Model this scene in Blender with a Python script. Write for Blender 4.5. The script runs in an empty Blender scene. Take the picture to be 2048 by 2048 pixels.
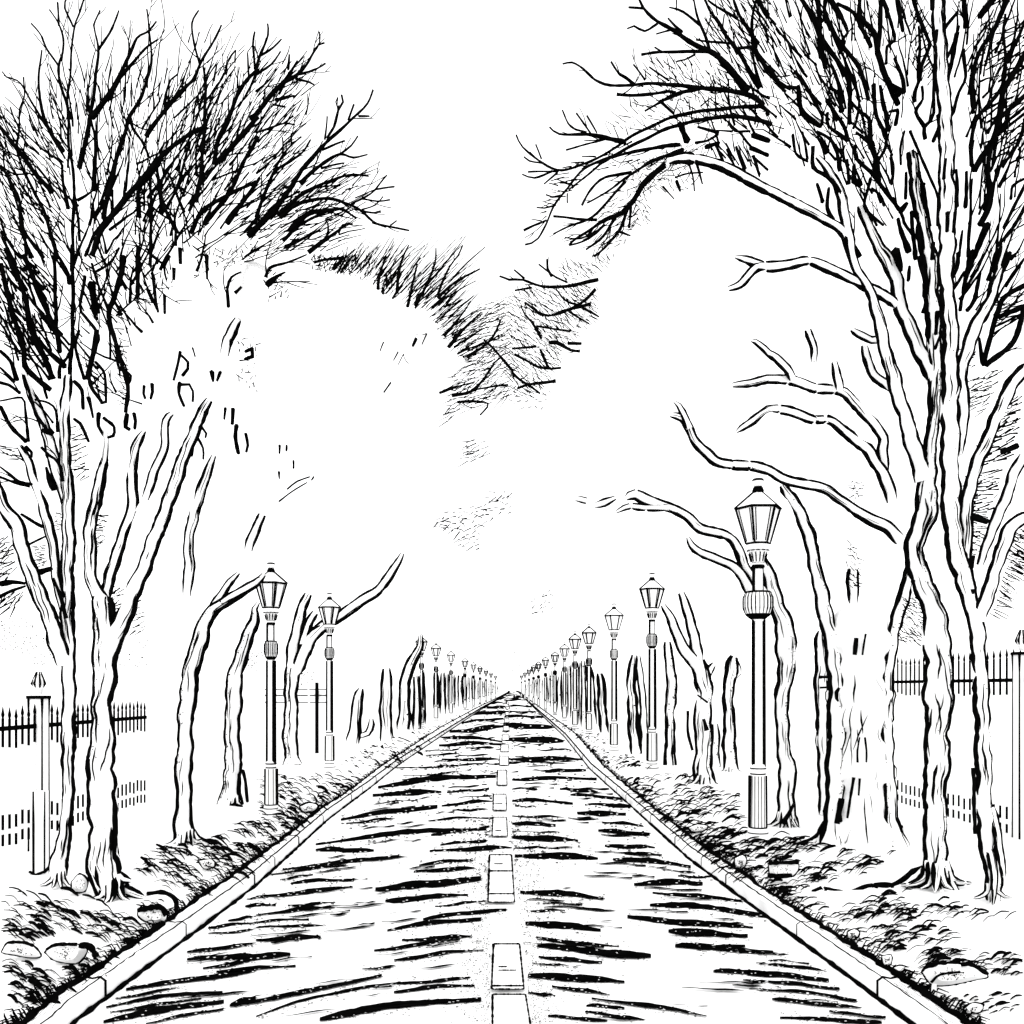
import bpy, math, random
from mathutils import Vector

# ------------------------------------------------------------------ camera, sky, sun, exposure
sc = bpy.context.scene
COL = sc.collection
CAM_H = 1.6                                  # eye height
W = 2048.0
F = 32.0 / 36.0 * W
CX, HY = 1018.0, 1376.0                      # vanishing point of the avenue
cam_d = bpy.data.cameras.new('camera')
cam = bpy.data.objects.new('camera', cam_d)
COL.objects.link(cam)
cam.location = (0, 0, CAM_H)
cam.rotation_euler = (math.radians(90), 0, 0)
cam_d.lens = 32.0
cam_d.sensor_width = 36.0
cam_d.shift_x = (W / 2 - CX) / W
cam_d.shift_y = (HY - W / 2) / W
cam_d.clip_start = 0.1
cam_d.clip_end = 3000
sc.camera = cam

world = bpy.data.worlds.new('World')
sc.world = world
world.use_nodes = True
nt = world.node_tree
nt.nodes.clear()
wo = nt.nodes.new('ShaderNodeOutputWorld')
bg = nt.nodes.new('ShaderNodeBackground')
hs = nt.nodes.new('ShaderNodeHueSaturation')
sky = nt.nodes.new('ShaderNodeTexSky')
sky.sky_type = 'NISHITA'
sky.sun_disc = False
SUN_EL, SUN_AZ = math.radians(40), math.radians(182)
sky.sun_elevation = SUN_EL
sky.sun_rotation = SUN_AZ
sky.air_density = 1.0
sky.dust_density = 0.4
sky.altitude = 0
hs.inputs['Saturation'].default_value = 0.08
nt.links.new(sky.outputs[0], hs.inputs['Color'])
cloud = nt.nodes.new('ShaderNodeMix')                # even white cloud over the clear sky
cloud.data_type = 'RGBA'
cloud.inputs['Factor'].default_value = 0.8
for _s in cloud.inputs:
    if _s.type == 'RGBA' and _s.name == 'A':
        nt.links.new(hs.outputs[0], _s)
    if _s.type == 'RGBA' and _s.name == 'B':
        _s.default_value = (5.2, 5.2, 5.2, 1)
nt.links.new([o for o in cloud.outputs if o.type == 'RGBA'][0], bg.inputs['Color'])
bg.inputs['Strength'].default_value = 0.15
nt.links.new(bg.outputs[0], wo.inputs[0])

sun_d = bpy.data.lights.new('sun', 'SUN')
sun_d.energy = 0.6
sun_d.angle = math.radians(20)
sun_d.color = (1.0, 0.98, 0.95)
sun = bpy.data.objects.new('sun', sun_d)
COL.objects.link(sun)
sun.rotation_euler = (math.radians(90) - SUN_EL, 0, math.radians(180) - SUN_AZ)
sun.location = (0, -5, 20)

sc.view_settings.view_transform = 'Standard'
sc.view_settings.look = 'None'
sc.view_settings.gamma = 1.0
sc.view_settings.exposure = 1.3

# ------------------------------------------------------------------ materials
def mat(name, lo, hi, scale):
    m = bpy.data.materials.new(name)
    m.use_nodes = True
    t = m.node_tree
    b = t.nodes['Principled BSDF']
    b.inputs['Roughness'].default_value = 1.0
    b.inputs['Specular IOR Level'].default_value = 0.0
    n = t.nodes.new('ShaderNodeTexNoise')
    n.inputs['Scale'].default_value = scale
    n.inputs['Detail'].default_value = 3
    r = t.nodes.new('ShaderNodeValToRGB')
    r.color_ramp.elements[0].position = 0.35
    r.color_ramp.elements[1].position = 0.65
    r.color_ramp.elements[0].color = (lo, lo, lo, 1)
    r.color_ramp.elements[1].color = (hi, hi, hi, 1)
    g = t.nodes.new('ShaderNodeNewGeometry')
    t.links.new(g.outputs['Position'], n.inputs['Vector'])
    t.links.new(n.outputs['Fac'], r.inputs['Fac'])
    t.links.new(r.outputs['Color'], b.inputs['Base Color'])
    return m

WHITE_BARK = mat('white_bark', 0.76, 0.82, 9)
BLACK_BARK = mat('black_bark', 0.0008, 0.002, 14)
WHITE_STONE = mat('white_stone', 0.77, 0.82, 6)
WHITE_PAINT_GLINT = mat('white_paint_glint', 0.79, 0.83, 20)
BLACK_IRON = mat('black_iron', 0.0008, 0.0018, 25)
WHITE_ROAD = mat('pale_road', 0.77, 0.82, 3)
BLACK_REFLECTION_SEAM = mat('black_reflection_seam', 0.0008, 0.002, 5)  # road reflections painted black, also marking rims and kerb seams
WHITE_GROUND = mat('pale_ground', 0.77, 0.82, 2)
BLACK_GRASS = mat('black_grass', 0.0008, 0.002, 30)
MATS_BARK = [WHITE_BARK, BLACK_BARK]
MATS_IRON = [WHITE_PAINT_GLINT, BLACK_IRON]
MATS_ROAD = [WHITE_ROAD, BLACK_REFLECTION_SEAM]
MATS_STONE = [WHITE_STONE, BLACK_REFLECTION_SEAM]
MATS_LEAF = [WHITE_GROUND, BLACK_GRASS]

# ------------------------------------------------------------------ mesh collecting
WH, BK = 0, 1
S = 512.0 / 1932.0                            # one unit of the sketch grid
rnd = random.Random(7)

class MB:
    def __init__(self):
        self.v, self.f, self.m = [], [], []

    def face(self, pts, m):
        i = len(self.v)
        self.v += [tuple(p) for p in pts]
        self.f.append(tuple(range(i, i + len(pts))))
        self.m.append(m)

    def tube(self, pts, rad, m, n=5, squash=1.0):
        """a tapered tube along pts"""
        if len(pts) < 2:
            return
        i0 = len(self.v)
        L = len(pts)
        ref = None
        for k in range(L):
            a = pts[max(k - 1, 0)]
            b = pts[min(k + 1, L - 1)]
            t = (b - a)
            if t.length < 1e-9:
                t = Vector((0, 0, 1))
            t.normalize()
            if ref is None:
                ref = Vector((0, 1, 0)) if abs(t.y) < 0.9 else Vector((1, 0, 0))
            u = ref - t * ref.dot(t)
            if u.length < 1e-6:
                u = Vector((1, 0, 0)) - t * t.x
            u.normalize()
            ref = u
            w = t.cross(u)
            r = rad[k]
            for j in range(n):
                an = 2 * math.pi * j / n
                q = pts[k] + u * (math.cos(an) * r * squash) + w * (math.sin(an) * r)
                self.v.append((q.x, q.y, q.z))
        for k in range(L - 1):
            for j in range(n):
                a = i0 + k * n + j
                b = i0 + k * n + (j + 1) % n
                self.f.append((a, b, b + n, a + n))
                self.m.append(m)
        self.f.append(tuple(i0 + j for j in range(n))[::-1])
        self.m.append(m)
        self.f.append(tuple(i0 + (L - 1) * n + j for j in range(n)))
        self.m.append(m)

    def box(self, x0, x1, y0, y1, z0, z1, m):
        i = len(self.v)
        self.v += [(x0, y0, z0), (x1, y0, z0), (x1, y1, z0), (x0, y1, z0),
                   (x0, y0, z1), (x1, y0, z1), (x1, y1, z1), (x0, y1, z1)]
        for q in ((0, 3, 2, 1), (4, 5, 6, 7), (0, 1, 5, 4), (1, 2, 6, 5), (2, 3, 7, 6), (3, 0, 4, 7)):
            self.f.append(tuple(i + k for k in q))
            self.m.append(m)

    def lathe(self, prof, m, n=16, phase=0.0):
        i0 = len(self.v)
        for (r, z) in prof:
            for j in range(n):
                a = 2 * math.pi * j / n + phase
                self.v.append((r * math.cos(a), r * math.sin(a), z))
        for k in range(len(prof) - 1):
            for j in range(n):
                a = i0 + k * n + j
                b = i0 + k * n + (j + 1) % n
                self.f.append((a, b, b + n, a + n))
                self.m.append(m)
        self.f.append(tuple(i0 + j for j in range(n))[::-1])
        self.m.append(m)
        self.f.append(tuple(i0 + (len(prof) - 1) * n + j for j in range(n)))
        self.m.append(m)

    def speck(self, p, r, m):
        a, b, c = rnd.uniform(.6, 1.4), rnd.uniform(.6, 1.4), rnd.uniform(.6, 1.4)
        i = len(self.v)
        self.v += [(p.x - r * a, p.y, p.z), (p.x, p.y - r, p.z - r * b), (p.x + r * c, p.y, p.z), (p.x, p.y + r, p.z), (p.x, p.y, p.z + r)]
        for q in ((0, 1, 4), (1, 2, 4), (2, 3, 4), (3, 0, 4), (0, 3, 2, 1)):
            self.f.append(tuple(i + k for k in q))
            self.m.append(m)

    def build(self, name, mats, parent=None, origin=None):
        me = bpy.data.meshes.new(name)
        if origin is None and parent is not None:
            origin = parent.location.copy()
        o = Vector(origin) if origin is not None else Vector((0, 0, 0))
        me.from_pydata([(x - o.x, y - o.y, z - o.z) for (x, y, z) in self.v], [], self.f)
        for k in mats:
            me.materials.append(k)
        me.polygons.foreach_set('material_index', self.m)
        me.update()
        ob = bpy.data.objects.new(name, me)
        COL.objects.link(ob)
        if parent is not None:
            ob.parent = parent
        else:
            ob.location = o
        return ob

def tag(o, label=None, cat=None, group=None, kind=None):
    if label: o['label'] = label
    if cat: o['category'] = cat
    if group: o['group'] = group
    if kind: o['kind'] = kind
    return o

def empty(name, loc, label, cat, group=None):
    o = bpy.data.objects.new(name, None)
    o.empty_display_size = 0.2
    COL.objects.link(o)
    o.location = loc
    return tag(o, label, cat, group)

# ------------------------------------------------------------------ the survey: sketch grid -> place
def parse(s):
    """'cr x,y[,w] x,y ... | cr ...' : survey points in grid square (c, r)"""
    out = []
    for seg in s.split('|'):
        tk = seg.split()
        c, r = int(tk[0][0]), int(tk[0][1])
        for q in tk[1:]:
            v = [float(k) for k in q.split(',')]
            out.append((c * 512 + v[0] * S, r * 512 + v[1] * S, v[2] * S if len(v) > 2 else None))
    return out

def smooth(p, step=9.0):
    """Catmull-Rom through tuples"""
    if len(p) < 3:
        p = [p[0], tuple((a + b) / 2 for a, b in zip(p[0], p[1])), p[1]]
    q = [tuple(2 * a - b for a, b in zip(p[0], p[1]))] + list(p) + [tuple(2 * a - b for a, b in zip(p[-1], p[-2]))]
    out = []
    for i in range(1, len(q) - 2):
        d = math.hypot(q[i + 1][0] - q[i][0], q[i + 1][1] - q[i][1])
        n = max(1, int(d / step))
        for k in range(n):
            t = k / n
            out.append(tuple(0.5 * (2 * b + (c - a) * t + (2 * a - 5 * b + 4 * c - d_) * t * t + (3 * b - a - 3 * c + d_) * t ** 3)
                             for a, b, c, d_ in zip(q[i - 1], q[i], q[i + 1], q[i + 2])))
    out.append(p[-1])
    return out

def at(x, y, Y):
    return Vector(((x - CX) * Y / F, Y, CAM_H + (HY - y) * Y / F))

def on_ground(x, y, z):
    Y = F * (CAM_H - z) / (y - HY)
    return Vector(((x - CX) * Y / F, Y, z))

VERGE = 0.10
def depth_of(y):
    return F * (CAM_H - VERGE) / (y - HY)

# ------------------------------------------------------------------ ground, road, kerbs, markings
def line_pts(s, z):
    return [on_ground(x, y, z) for (x, y, w) in parse(s)]

# kerb feet and backs, as surveyed down the avenue
KL_IN = "03 430,2050 540,1932 1000,1585 1470,1240 1932,885 | 13 540,390 860,150 1070,-20 | 12 1400,1690 1700,1490 1860,1396 1912,1362"
KL_OUT = "03 60,2030 220,1912 800,1500 1400,1075 1932,700 | 13 400,400 700,185 950,-10 | 12 1300,1690 1630,1470 1830,1375 1908,1345"
KR_IN = "33 1150,1985 1040,1900 520,1510 0,1130 | 23 1340,690 900,290 590,10 | 22 400,1700 200,1510 90,1404 55,1365"
KR_OUT = "33 1480,1985 1390,1912 900,1580 500,1290 250,1120 0,950 | 23 1500,650 1090,330 700,0 | 22 480,1680 260,1490 120,1390 66,1348"

def edge_at(s, z):
    p = line_pts(s, z)
    p.sort(key=lambda v: v.y)
    far = p[-1].copy()
    p.append(Vector((far.x * 1.0, 400, z)))
    def fn(y):
        if y <= p[0].y:
            return p[0].x
        for a, b in zip(p, p[1:]):
            if y <= b.y:
                t = (y - a.y) / (b.y - a.y)
                return a.x + (b.x - a.x) * t
        return p[-1].x
    return fn
fLi, fLo, fRi, fRo = edge_at(KL_IN, 0), edge_at(KL_OUT, VERGE), edge_at(KR_IN, 0), edge_at(KR_OUT, VERGE)
def inner(fi, y): return fi(y)
def outer(fi, fo, y, s):
    a, b = fi(y), fo(y)
    w = max(0.10, min(0.34, abs(b - a)))
    return a + s * w
YS = [1.5, 3, 4, 4.6, 5.2, 6, 7, 8, 9, 10.5, 12, 14, 16, 18, 20, 23, 26, 30, 35, 40, 48, 58, 70, 90, 120, 180, 300, 420]

g = MB()
for a, b in zip(YS, YS[1:]):
    g.face([(-400, a, VERGE), (outer(fLi, fLo, a, -1), a, VERGE), (outer(fLi, fLo, b, -1), b, VERGE), (-400, b, VERGE)], WH)
    g.face([(outer(fRi, fRo, a, 1), a, VERGE), (400, a, VERGE), (400, b, VERGE), (outer(fRi, fRo, b, 1), b, VERGE)], WH)
g.face([(-400, -60, VERGE), (400, -60, VERGE), (400, 1.5, VERGE), (-400, 1.5, VERGE)], WH)
g.face([(-400, 420, VERGE), (400, 420, VERGE), (400, 2500, VERGE), (-400, 2500, VERGE)], WH)
tag(g.build('ground', [WHITE_GROUND, BLACK_GRASS]), kind='structure')

REFLECTION_STREAKS = {  # reflections on the wet road, put into its colour as black streaks
 '03': "780,1910,1690,1760,60 830,1840,1520,1735,25 800,1800,1680,1690,35 870,1740,1400,1645,20 950,1665,1932,1520,48 1530,1515,1932,1440,35 1410,1445,1932,1415,40 1410,1390,1932,1320,30 1570,1205,1932,1165,25 1720,1155,1932,1115,25 1850,1040,2082,1030,28 1740,1780,1932,1740,50 1100,1925,1690,1815,28 1570,1250,1932,1215,16 1860,985,2000,970,12",
 '13': "0,975,730,895,35 0,1110,590,1050,30 240,1040,600,1010,24 0,1160,400,1140,20 0,1205,530,1190,20 0,1300,490,1270,42 -300,1445,260,1405,50 -300,1535,300,1490,35 110,800,680,730,20 200,760,1080,660,35 180,840,430,800,18 260,865,740,845,30 450,575,1740,460,42 450,620,890,625,40 680,420,1050,380,22 640,385,1370,290,40 900,265,1220,240,9 880,210,1400,180,45 920,140,1810,60,45 1110,60,1610,20,10 1400,290,1790,250,28 1480,320,1760,310,18 1520,225,1780,210,9 1440,180,1760,155,22 1390,575,1740,550,25 1310,630,1932,600,34 1230,730,1640,690,28 1190,785,1650,755,32 900,910,1700,830,62 975,1005,1600,955,45 1350,1045,1730,1000,22 1260,1140,1890,1070,35 990,1220,1700,1140,40 1100,1300,1630,1265,35 890,1375,1540,1290,28 1040,1450,1720,1370,30 800,1520,1060,1490,18 -200,1790,950,1560,40 0,1870,900,1640,28 900,1640,1620,1580,28 1040,1690,1650,1640,35 480,1890,1700,1745,60 1300,395,1790,375,18 1050,1,1560,-20,14 1320,500,1760,440,26",
 '23': "0,85,640,80,30 0,155,190,160,16 0,245,460,270,28 250,30,560,20,35 360,160,640,180,35 440,200,870,240,25 550,275,900,290,28 490,335,860,345,40 0,365,400,370,18 0,415,330,430,35 0,525,500,545,45 20,600,350,605,20 20,665,650,680,55 680,410,990,435,25 650,465,1040,500,35 700,590,1080,600,35 850,645,1130,655,25 760,685,1350,740,40 920,875,1440,870,50 1130,765,1390,790,10 1250,815,1520,820,20 1060,940,1740,1000,35 1040,1030,1932,1120,48 870,1125,1820,1200,52 1180,1225,1780,1265,58 1230,1340,1760,1345,48 1400,1370,1932,1400,20 60,935,690,985,45 230,1015,530,1028,15 140,1080,400,1070,22 100,1170,670,1220,58 180,1280,810,1345,30 190,1340,1050,1420,60 200,1420,680,1465,38 150,1470,500,1500,12 120,1570,850,1615,58 300,1650,740,1710,30 600,1740,1470,1870,34 560,1790,850,1815,32 550,1840,1000,1900,28 270,1870,720,1910,32 120,1700,310,1710,26 1520,1530,1932,1550,42 1740,1600,1932,1610,18 1790,1665,1932,1675,12 1840,1470,1932,1475,12 20,285,190,290,9 0,480,370,485,9",
 '33': "0,1400,160,1410,10 0,1445,310,1475,12 0,1485,430,1530,25 -160,1545,460,1600,48 0,1605,540,1665,32 0,1670,670,1755,32 30,1745,700,1810,34 460,1830,890,1880,25 90,1880,860,1920,42",
 '12': "1690,1480,1880,1470,28 1620,1530,1890,1510,34 1550,1590,1870,1560,22 1460,1660,1880,1615,44 1400,1700,1860,1730,28 1380,1760,1850,1750,34 1270,1800,1530,1790,11 1280,1840,1550,1825,14 1400,1870,1850,1865,26 1340,1885,1500,1875,12 1370,1920,1860,1900,12 1760,1445,1890,1440,16 1820,1410,1890,1407,10",
 '22': "-60,1418,100,1420,16 -60,1468,150,1468,18 -60,1508,190,1510,13 -60,1543,240,1548,26 -50,1610,320,1625,50 -50,1720,390,1730,54 0,1760,100,1770,9 280,1780,470,1800,13 -40,1865,540,1865,38 -40,1890,350,1895,8 -50,1390,70,1391,8 -110,1372,40,1372,6 -90,1380,60,1380,7 -130,1400,90,1401,8 -80,1362,20,1362,4",
}
def lens(mb, x0, y0, x1, y1, w, z, m):
    """a tapered black streak painted as a wet-road reflection, ragged edges"""
    n = max(6, int(math.hypot(x1 - x0, y1 - y0) / 14))
    top, bot = [], []
    skew = rnd.uniform(0.55, 1.6)
    ph = rnd.uniform(0, 6)
    bow = rnd.uniform(-0.012, 0.03) * (x1 - x0)
    for k in range(n + 1):
        t = k / n
        pr = max(0.12, math.sin(math.pi * min(1, max(0, t ** skew)))) ** 0.36
        hw = w * 0.5 * pr
        x = x0 + (x1 - x0) * t
        y = y0 + (y1 - y0) * t - bow * math.sin(math.pi * t)
        top.append((x, y - hw * rnd.uniform(.75, 1.15) + 1.2 * math.sin(9 * t + ph)))
        bot.append((x, y + hw * rnd.uniform(.75, 1.15) + 1.2 * math.sin(7 * t + ph)))
    for k in range(n):
        q = [bot[k], bot[k + 1], top[k + 1], top[k]]
        mb.face([on_ground(a, b, z) for a, b in q], m)
    return top, bot

r = MB()
for a, b in zip(YS, YS[1:]):
    r.face([(fLi(a) - .03, a, 0), (fRi(a) + .03, a, 0), (fRi(b) + .03, b, 0), (fLi(b) - .03, b, 0)], WH)
zi = 0
for key, s in REFLECTION_STREAKS.items():
    ox, oy = int(key[0]) * 512, int(key[1]) * 512
    for t in s.split():
        x0, y0, x1, y1, w = [float(k) for k in t.split(',')]
        zi += 1
        p = (ox + x0 * S, oy + y0 * S, ox + x1 * S, oy + y1 * S)
        z = 0.004 + (zi % 9) * 0.0006
        lens(r, *p, w * S * .98, z, BK)
        for q_ in range(int((x1 - x0) / 55)):            # pale gaps in the painted reflection
            t2 = rnd.betavariate(1.2, 1.2)
            x = p[0] + (p[2] - p[0]) * t2
            y = p[1] + (p[3] - p[1]) * t2 + rnd.gauss(0, w * S * .26)
            l, h = rnd.uniform(1.2, 5), rnd.uniform(.5, 1.3)
            if y > HY + 30:
                r.face([on_ground(x, y + h, z + .002), on_ground(x + l, y + h, z + .002), on_ground(x + l, y, z + .002), on_ground(x, y, z + .002)], WH)
        # broken flecks strewn along the streak
        for k in range(int((x1 - x0) / 15)):
            t2 = rnd.random()
            x = p[0] + (p[2] - p[0]) * t2
            y = p[1] + (p[3] - p[1]) * t2 + rnd.gauss(0, w * S * .5 + 1.5)
            l, h = rnd.uniform(1.5, 6), rnd.uniform(.8, 1.8)
            if y > HY + 12:
                r.face([on_ground(x, y + h, z + .003), on_ground(x + l, y + h, z + .003), on_ground(x + l, y, z + .003), on_ground(x, y, z + .003)], BK)
# hairline painted reflections between the broad ones
for q_ in range(170):
    y = HY + 40 + 620 * rnd.random() ** .9
    hl = 60 * rnd.uniform(.4, 1.6) * (.5 + (y - HY) / 500)
    Lx, Rx = CX - 1.27 * (y - HY), CX + 1.10 * (y - HY)
    x0 = rnd.uniform(Lx + 6, Rx - hl - 6)
    if x0 < Lx or abs(x0 + hl / 2 - 1003) < 40 + hl * .5 and y > 1560:
        continue
    sl = -(x0 + hl / 2 - CX) / 1000 * .16 if x0 + hl / 2 < CX else (x0 + hl / 2 - CX) / 1000 * .14
    sl = (-.10 if x0 + hl / 2 < CX else .05) * min(1, (y - HY) / 300)
    lens(r, x0, y, min(Rx, x0 + hl), y + sl * hl, rnd.uniform(1.2, 4.2) * (.5 + .5 * min(1, (y - HY) / 400)), 0.0035 + (q_ % 7) * .0006 + .006, BK)
# black speckle each side of the centre line near the viewer
for k in range(1900):
    side = rnd.choice((-1, 1))
    y = rnd.uniform(1640, 2046)
    c = 1003 + (y - 1716) * 0.054
    x = c + side * (38 * (y - HY) / 600 + abs(rnd.gauss(0, 34)))
    h = rnd.uniform(.8, 1.9)
    r.face([on_ground(x, y + h, .0125), on_ground(x + h * 1.4, y + h, .0125), on_ground(x + h * 1.4, y, .0125), on_ground(x, y, .0125)], BK)
tag(r.build('road', MATS_ROAD), kind='structure')

# centre line: pale slabs of paint with dark worn rims
mk = MB()
def dash(xl0, xr0, y0, xl1, xr1, y1, lines=(), lw=6):
    zb, zt = 0.014, 0.018
    q = [(xl0, y0), (xr0, y0), (xr1, y1), (xl1, y1)]
    mk.face([on_ground(a, b, zb) for a, b in (q[3], q[2], q[1], q[0])], WH)
    def seg(a, b, w):
        n = 14
        dx, dy = b[0] - a[0], b[1] - a[1]
        L = math.hypot(dx, dy)
        nx, ny = -dy / L, dx / L
        for k in range(n):
            t0, t1 = k / n, (k + 1) / n
            w0, w1 = w * rnd.uniform(.45, 1.35) / 2, w * rnd.uniform(.45, 1.35) / 2
            p0 = (a[0] + dx * t0, a[1] + dy * t0)
            p1 = (a[0] + dx * t1, a[1] + dy * t1)
            mk.face([on_ground(p0[0] - nx * w0, p0[1] - ny * w0, zt), on_ground(p1[0] - nx * w1, p1[1] - ny * w1, zt),
                     on_ground(p1[0] + nx * w1, p1[1] + ny * w1, zt), on_ground(p0[0] + nx * w0, p0[1] + ny * w0, zt)], BK)
    seg(q[0], q[3], lw)
    seg(q[1], q[2], lw * .8)
    seg(q[0], q[1], lw * .6)
    seg(q[3], q[2], lw * .7)
    for (fy, wl, a, b) in lines:
        y = y0 + (y1 - y0) * fy
        l = xl0 + (xl1 - xl0) * fy
        rr = xr0 + (xr1 - xr0) * fy
        seg((l + (rr - l) * a, y), (l + (rr - l) * b, y), wl)
dash(985, 1051, 1988, 985, 1066, 2080, [], 5)
dash(987, 1039, 1887, 983, 1048, 1978, [(.5, 2.5, .2, .5), (.58, 2, .2, .8), (.92, 3, 0, 1)], 5)
dash(979, 1023, 1709, 976, 1029, 1804, [(.34, 3, 0, 1), (.19, 2, .2, .6), (.82, 2.5, 0, 1)], 4)
dash(986, 1013, 1634, 984, 1015, 1672, [(.7, 2, .2, .6)], 3)
dash(987, 1012, 1588, 986, 1013, 1620, [(.6, 2, .1, .7)], 3)
dash(995, 1013, 1540, 994, 1014, 1570, [], 3)
for (yy, hh, hw) in ((1512, 18, 8.5), (1489, 14, 7.5), (1469, 11, 6.5), (1452, 9, 5.5), (1437, 8, 4.5), (1424, 6, 3.6), (1413, 5, 3), (1404, 4, 2.3)):
    c = 1008 + (1512 - yy) * .07
    dash(c - hw, c + hw, yy, c - hw * 1.1, c + hw * 1.1, yy + hh, [], 2.0)
tag(mk.build('lane_marking', MATS_ROAD), kind='structure')

def kerb(fi, fo, s):
    k = MB()
    ys = []
    y = 2.2
    while y < 420:
        ys.append(y)
        y *= 1.03
    for a, b in zip(ys, ys[1:]):
        ia, ib, oa, ob = fi(a), fi(b), outer(fi, fo, a, s), outer(fi, fo, b, s)
        zt = VERGE + .012
        c = 0.022 * s                                   # chamfer
        k.face([(ia, a, -.01), (ib, b, -.01), (ib, b, zt - .02), (ia, a, zt - .02)], WH)
        k.face([(ia, a, zt - .02), (ib, b, zt - .02), (ib + c, b, zt), (ia + c, a, zt)], WH)
        k.face([(ia + c, a, zt), (ib + c, b, zt), (ob, b, zt), (oa, a, zt)], WH)
        k.face([(oa, a, zt), (ob, b, zt), (ob, b, VERGE - .05), (oa, a, VERGE - .05)], WH)
    # dark earth along the back, dark gutter line along the foot
    fine = []
    y = 2.2
    while y < 420:
        fine.append(y)
        y *= 1.012
    def seam(fx, z, w0, jit):
        p, rr = [], []
        for q in fine:
            p.append(Vector((fx(q) + rnd.gauss(0, jit), q, z)))
            rr.append(max(w0 * rnd.uniform(.55, 1.25), q * 0.0009))
        k.tube(p, rr, BK, 5)
    seam(lambda q: outer(fi, fo, q, s) + s * .010, VERGE + .012, .024, .008)
    seam(lambda q: fi(q) + s * .022, VERGE + .010, .0035, .002)
    seam(lambda q: fi(q) - s * .004, .004, .019, .003)
    # joints and scratches
    y, n = 3.3, 0
    gap = [0.55, .78, 1.0, 1.25]
    while y < 40:
        zt = VERGE + .014
        i, o = fi(y), outer(fi, fo, y, s)
        pts = [Vector((i - .003 * s, y + .02, .0)), Vector((i - .002 * s, y + .02, zt - .02)), Vector((i + .022 * s, y + .015, zt)),
               Vector(((i + o) / 2, y - .01, zt)), Vector((o, y + .02, zt))]
        w = .0075 if n % 2 == 0 else .004
        k.tube(pts, [w, w, w, w * .8, w * 1.3], BK, 5)
        y += gap[n % 4] * (0.7 + y * .09)
        n += 1
    for q in range(230):
        y = 3.2 + 9 * rnd.random() ** 2
        i, o = fi(y), outer(fi, fo, y, s)
        x = i + (o - i) * rnd.uniform(.15, .85)
        l = rnd.uniform(.01, .10)
        k.tube([Vector((x, y, VERGE + .012)), Vector((fi(y + l) + x - i, y + l, VERGE + .012))], [.0016, .0012], BK, 4)
    return tag(k.build('kerb', MATS_STONE), kind='structure')
kerb(fLi, fLo, -1)
kerb(fRi, fRo, 1)

# ------------------------------------------------------------------ trees
def rad(cx, cy):
    return lambda x, y: math.degrees(math.atan2(cy - y, x - cx))
RL, RR = rad(235, 640), rad(1885, 760)

class Tree:
    def __init__(self, key, name, Y, label, base, group=None):
        self.key, self.Y = key, Y
        self.root = empty(name, (at(base, HY, Y).x, Y, VERGE), label, 'tree', group)
        self.parts = {}
        self.order = []
        self.crown = MB()
    def part(self, name):
        m = MB()
        self.order.append((name, m))
        return m
    def finish(self):
        for name, m in self.order:
            m.build(name, MATS_BARK, self.root)
        if self.crown.f:
            self.crown.build('crown', MATS_BARK, self.root)

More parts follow.
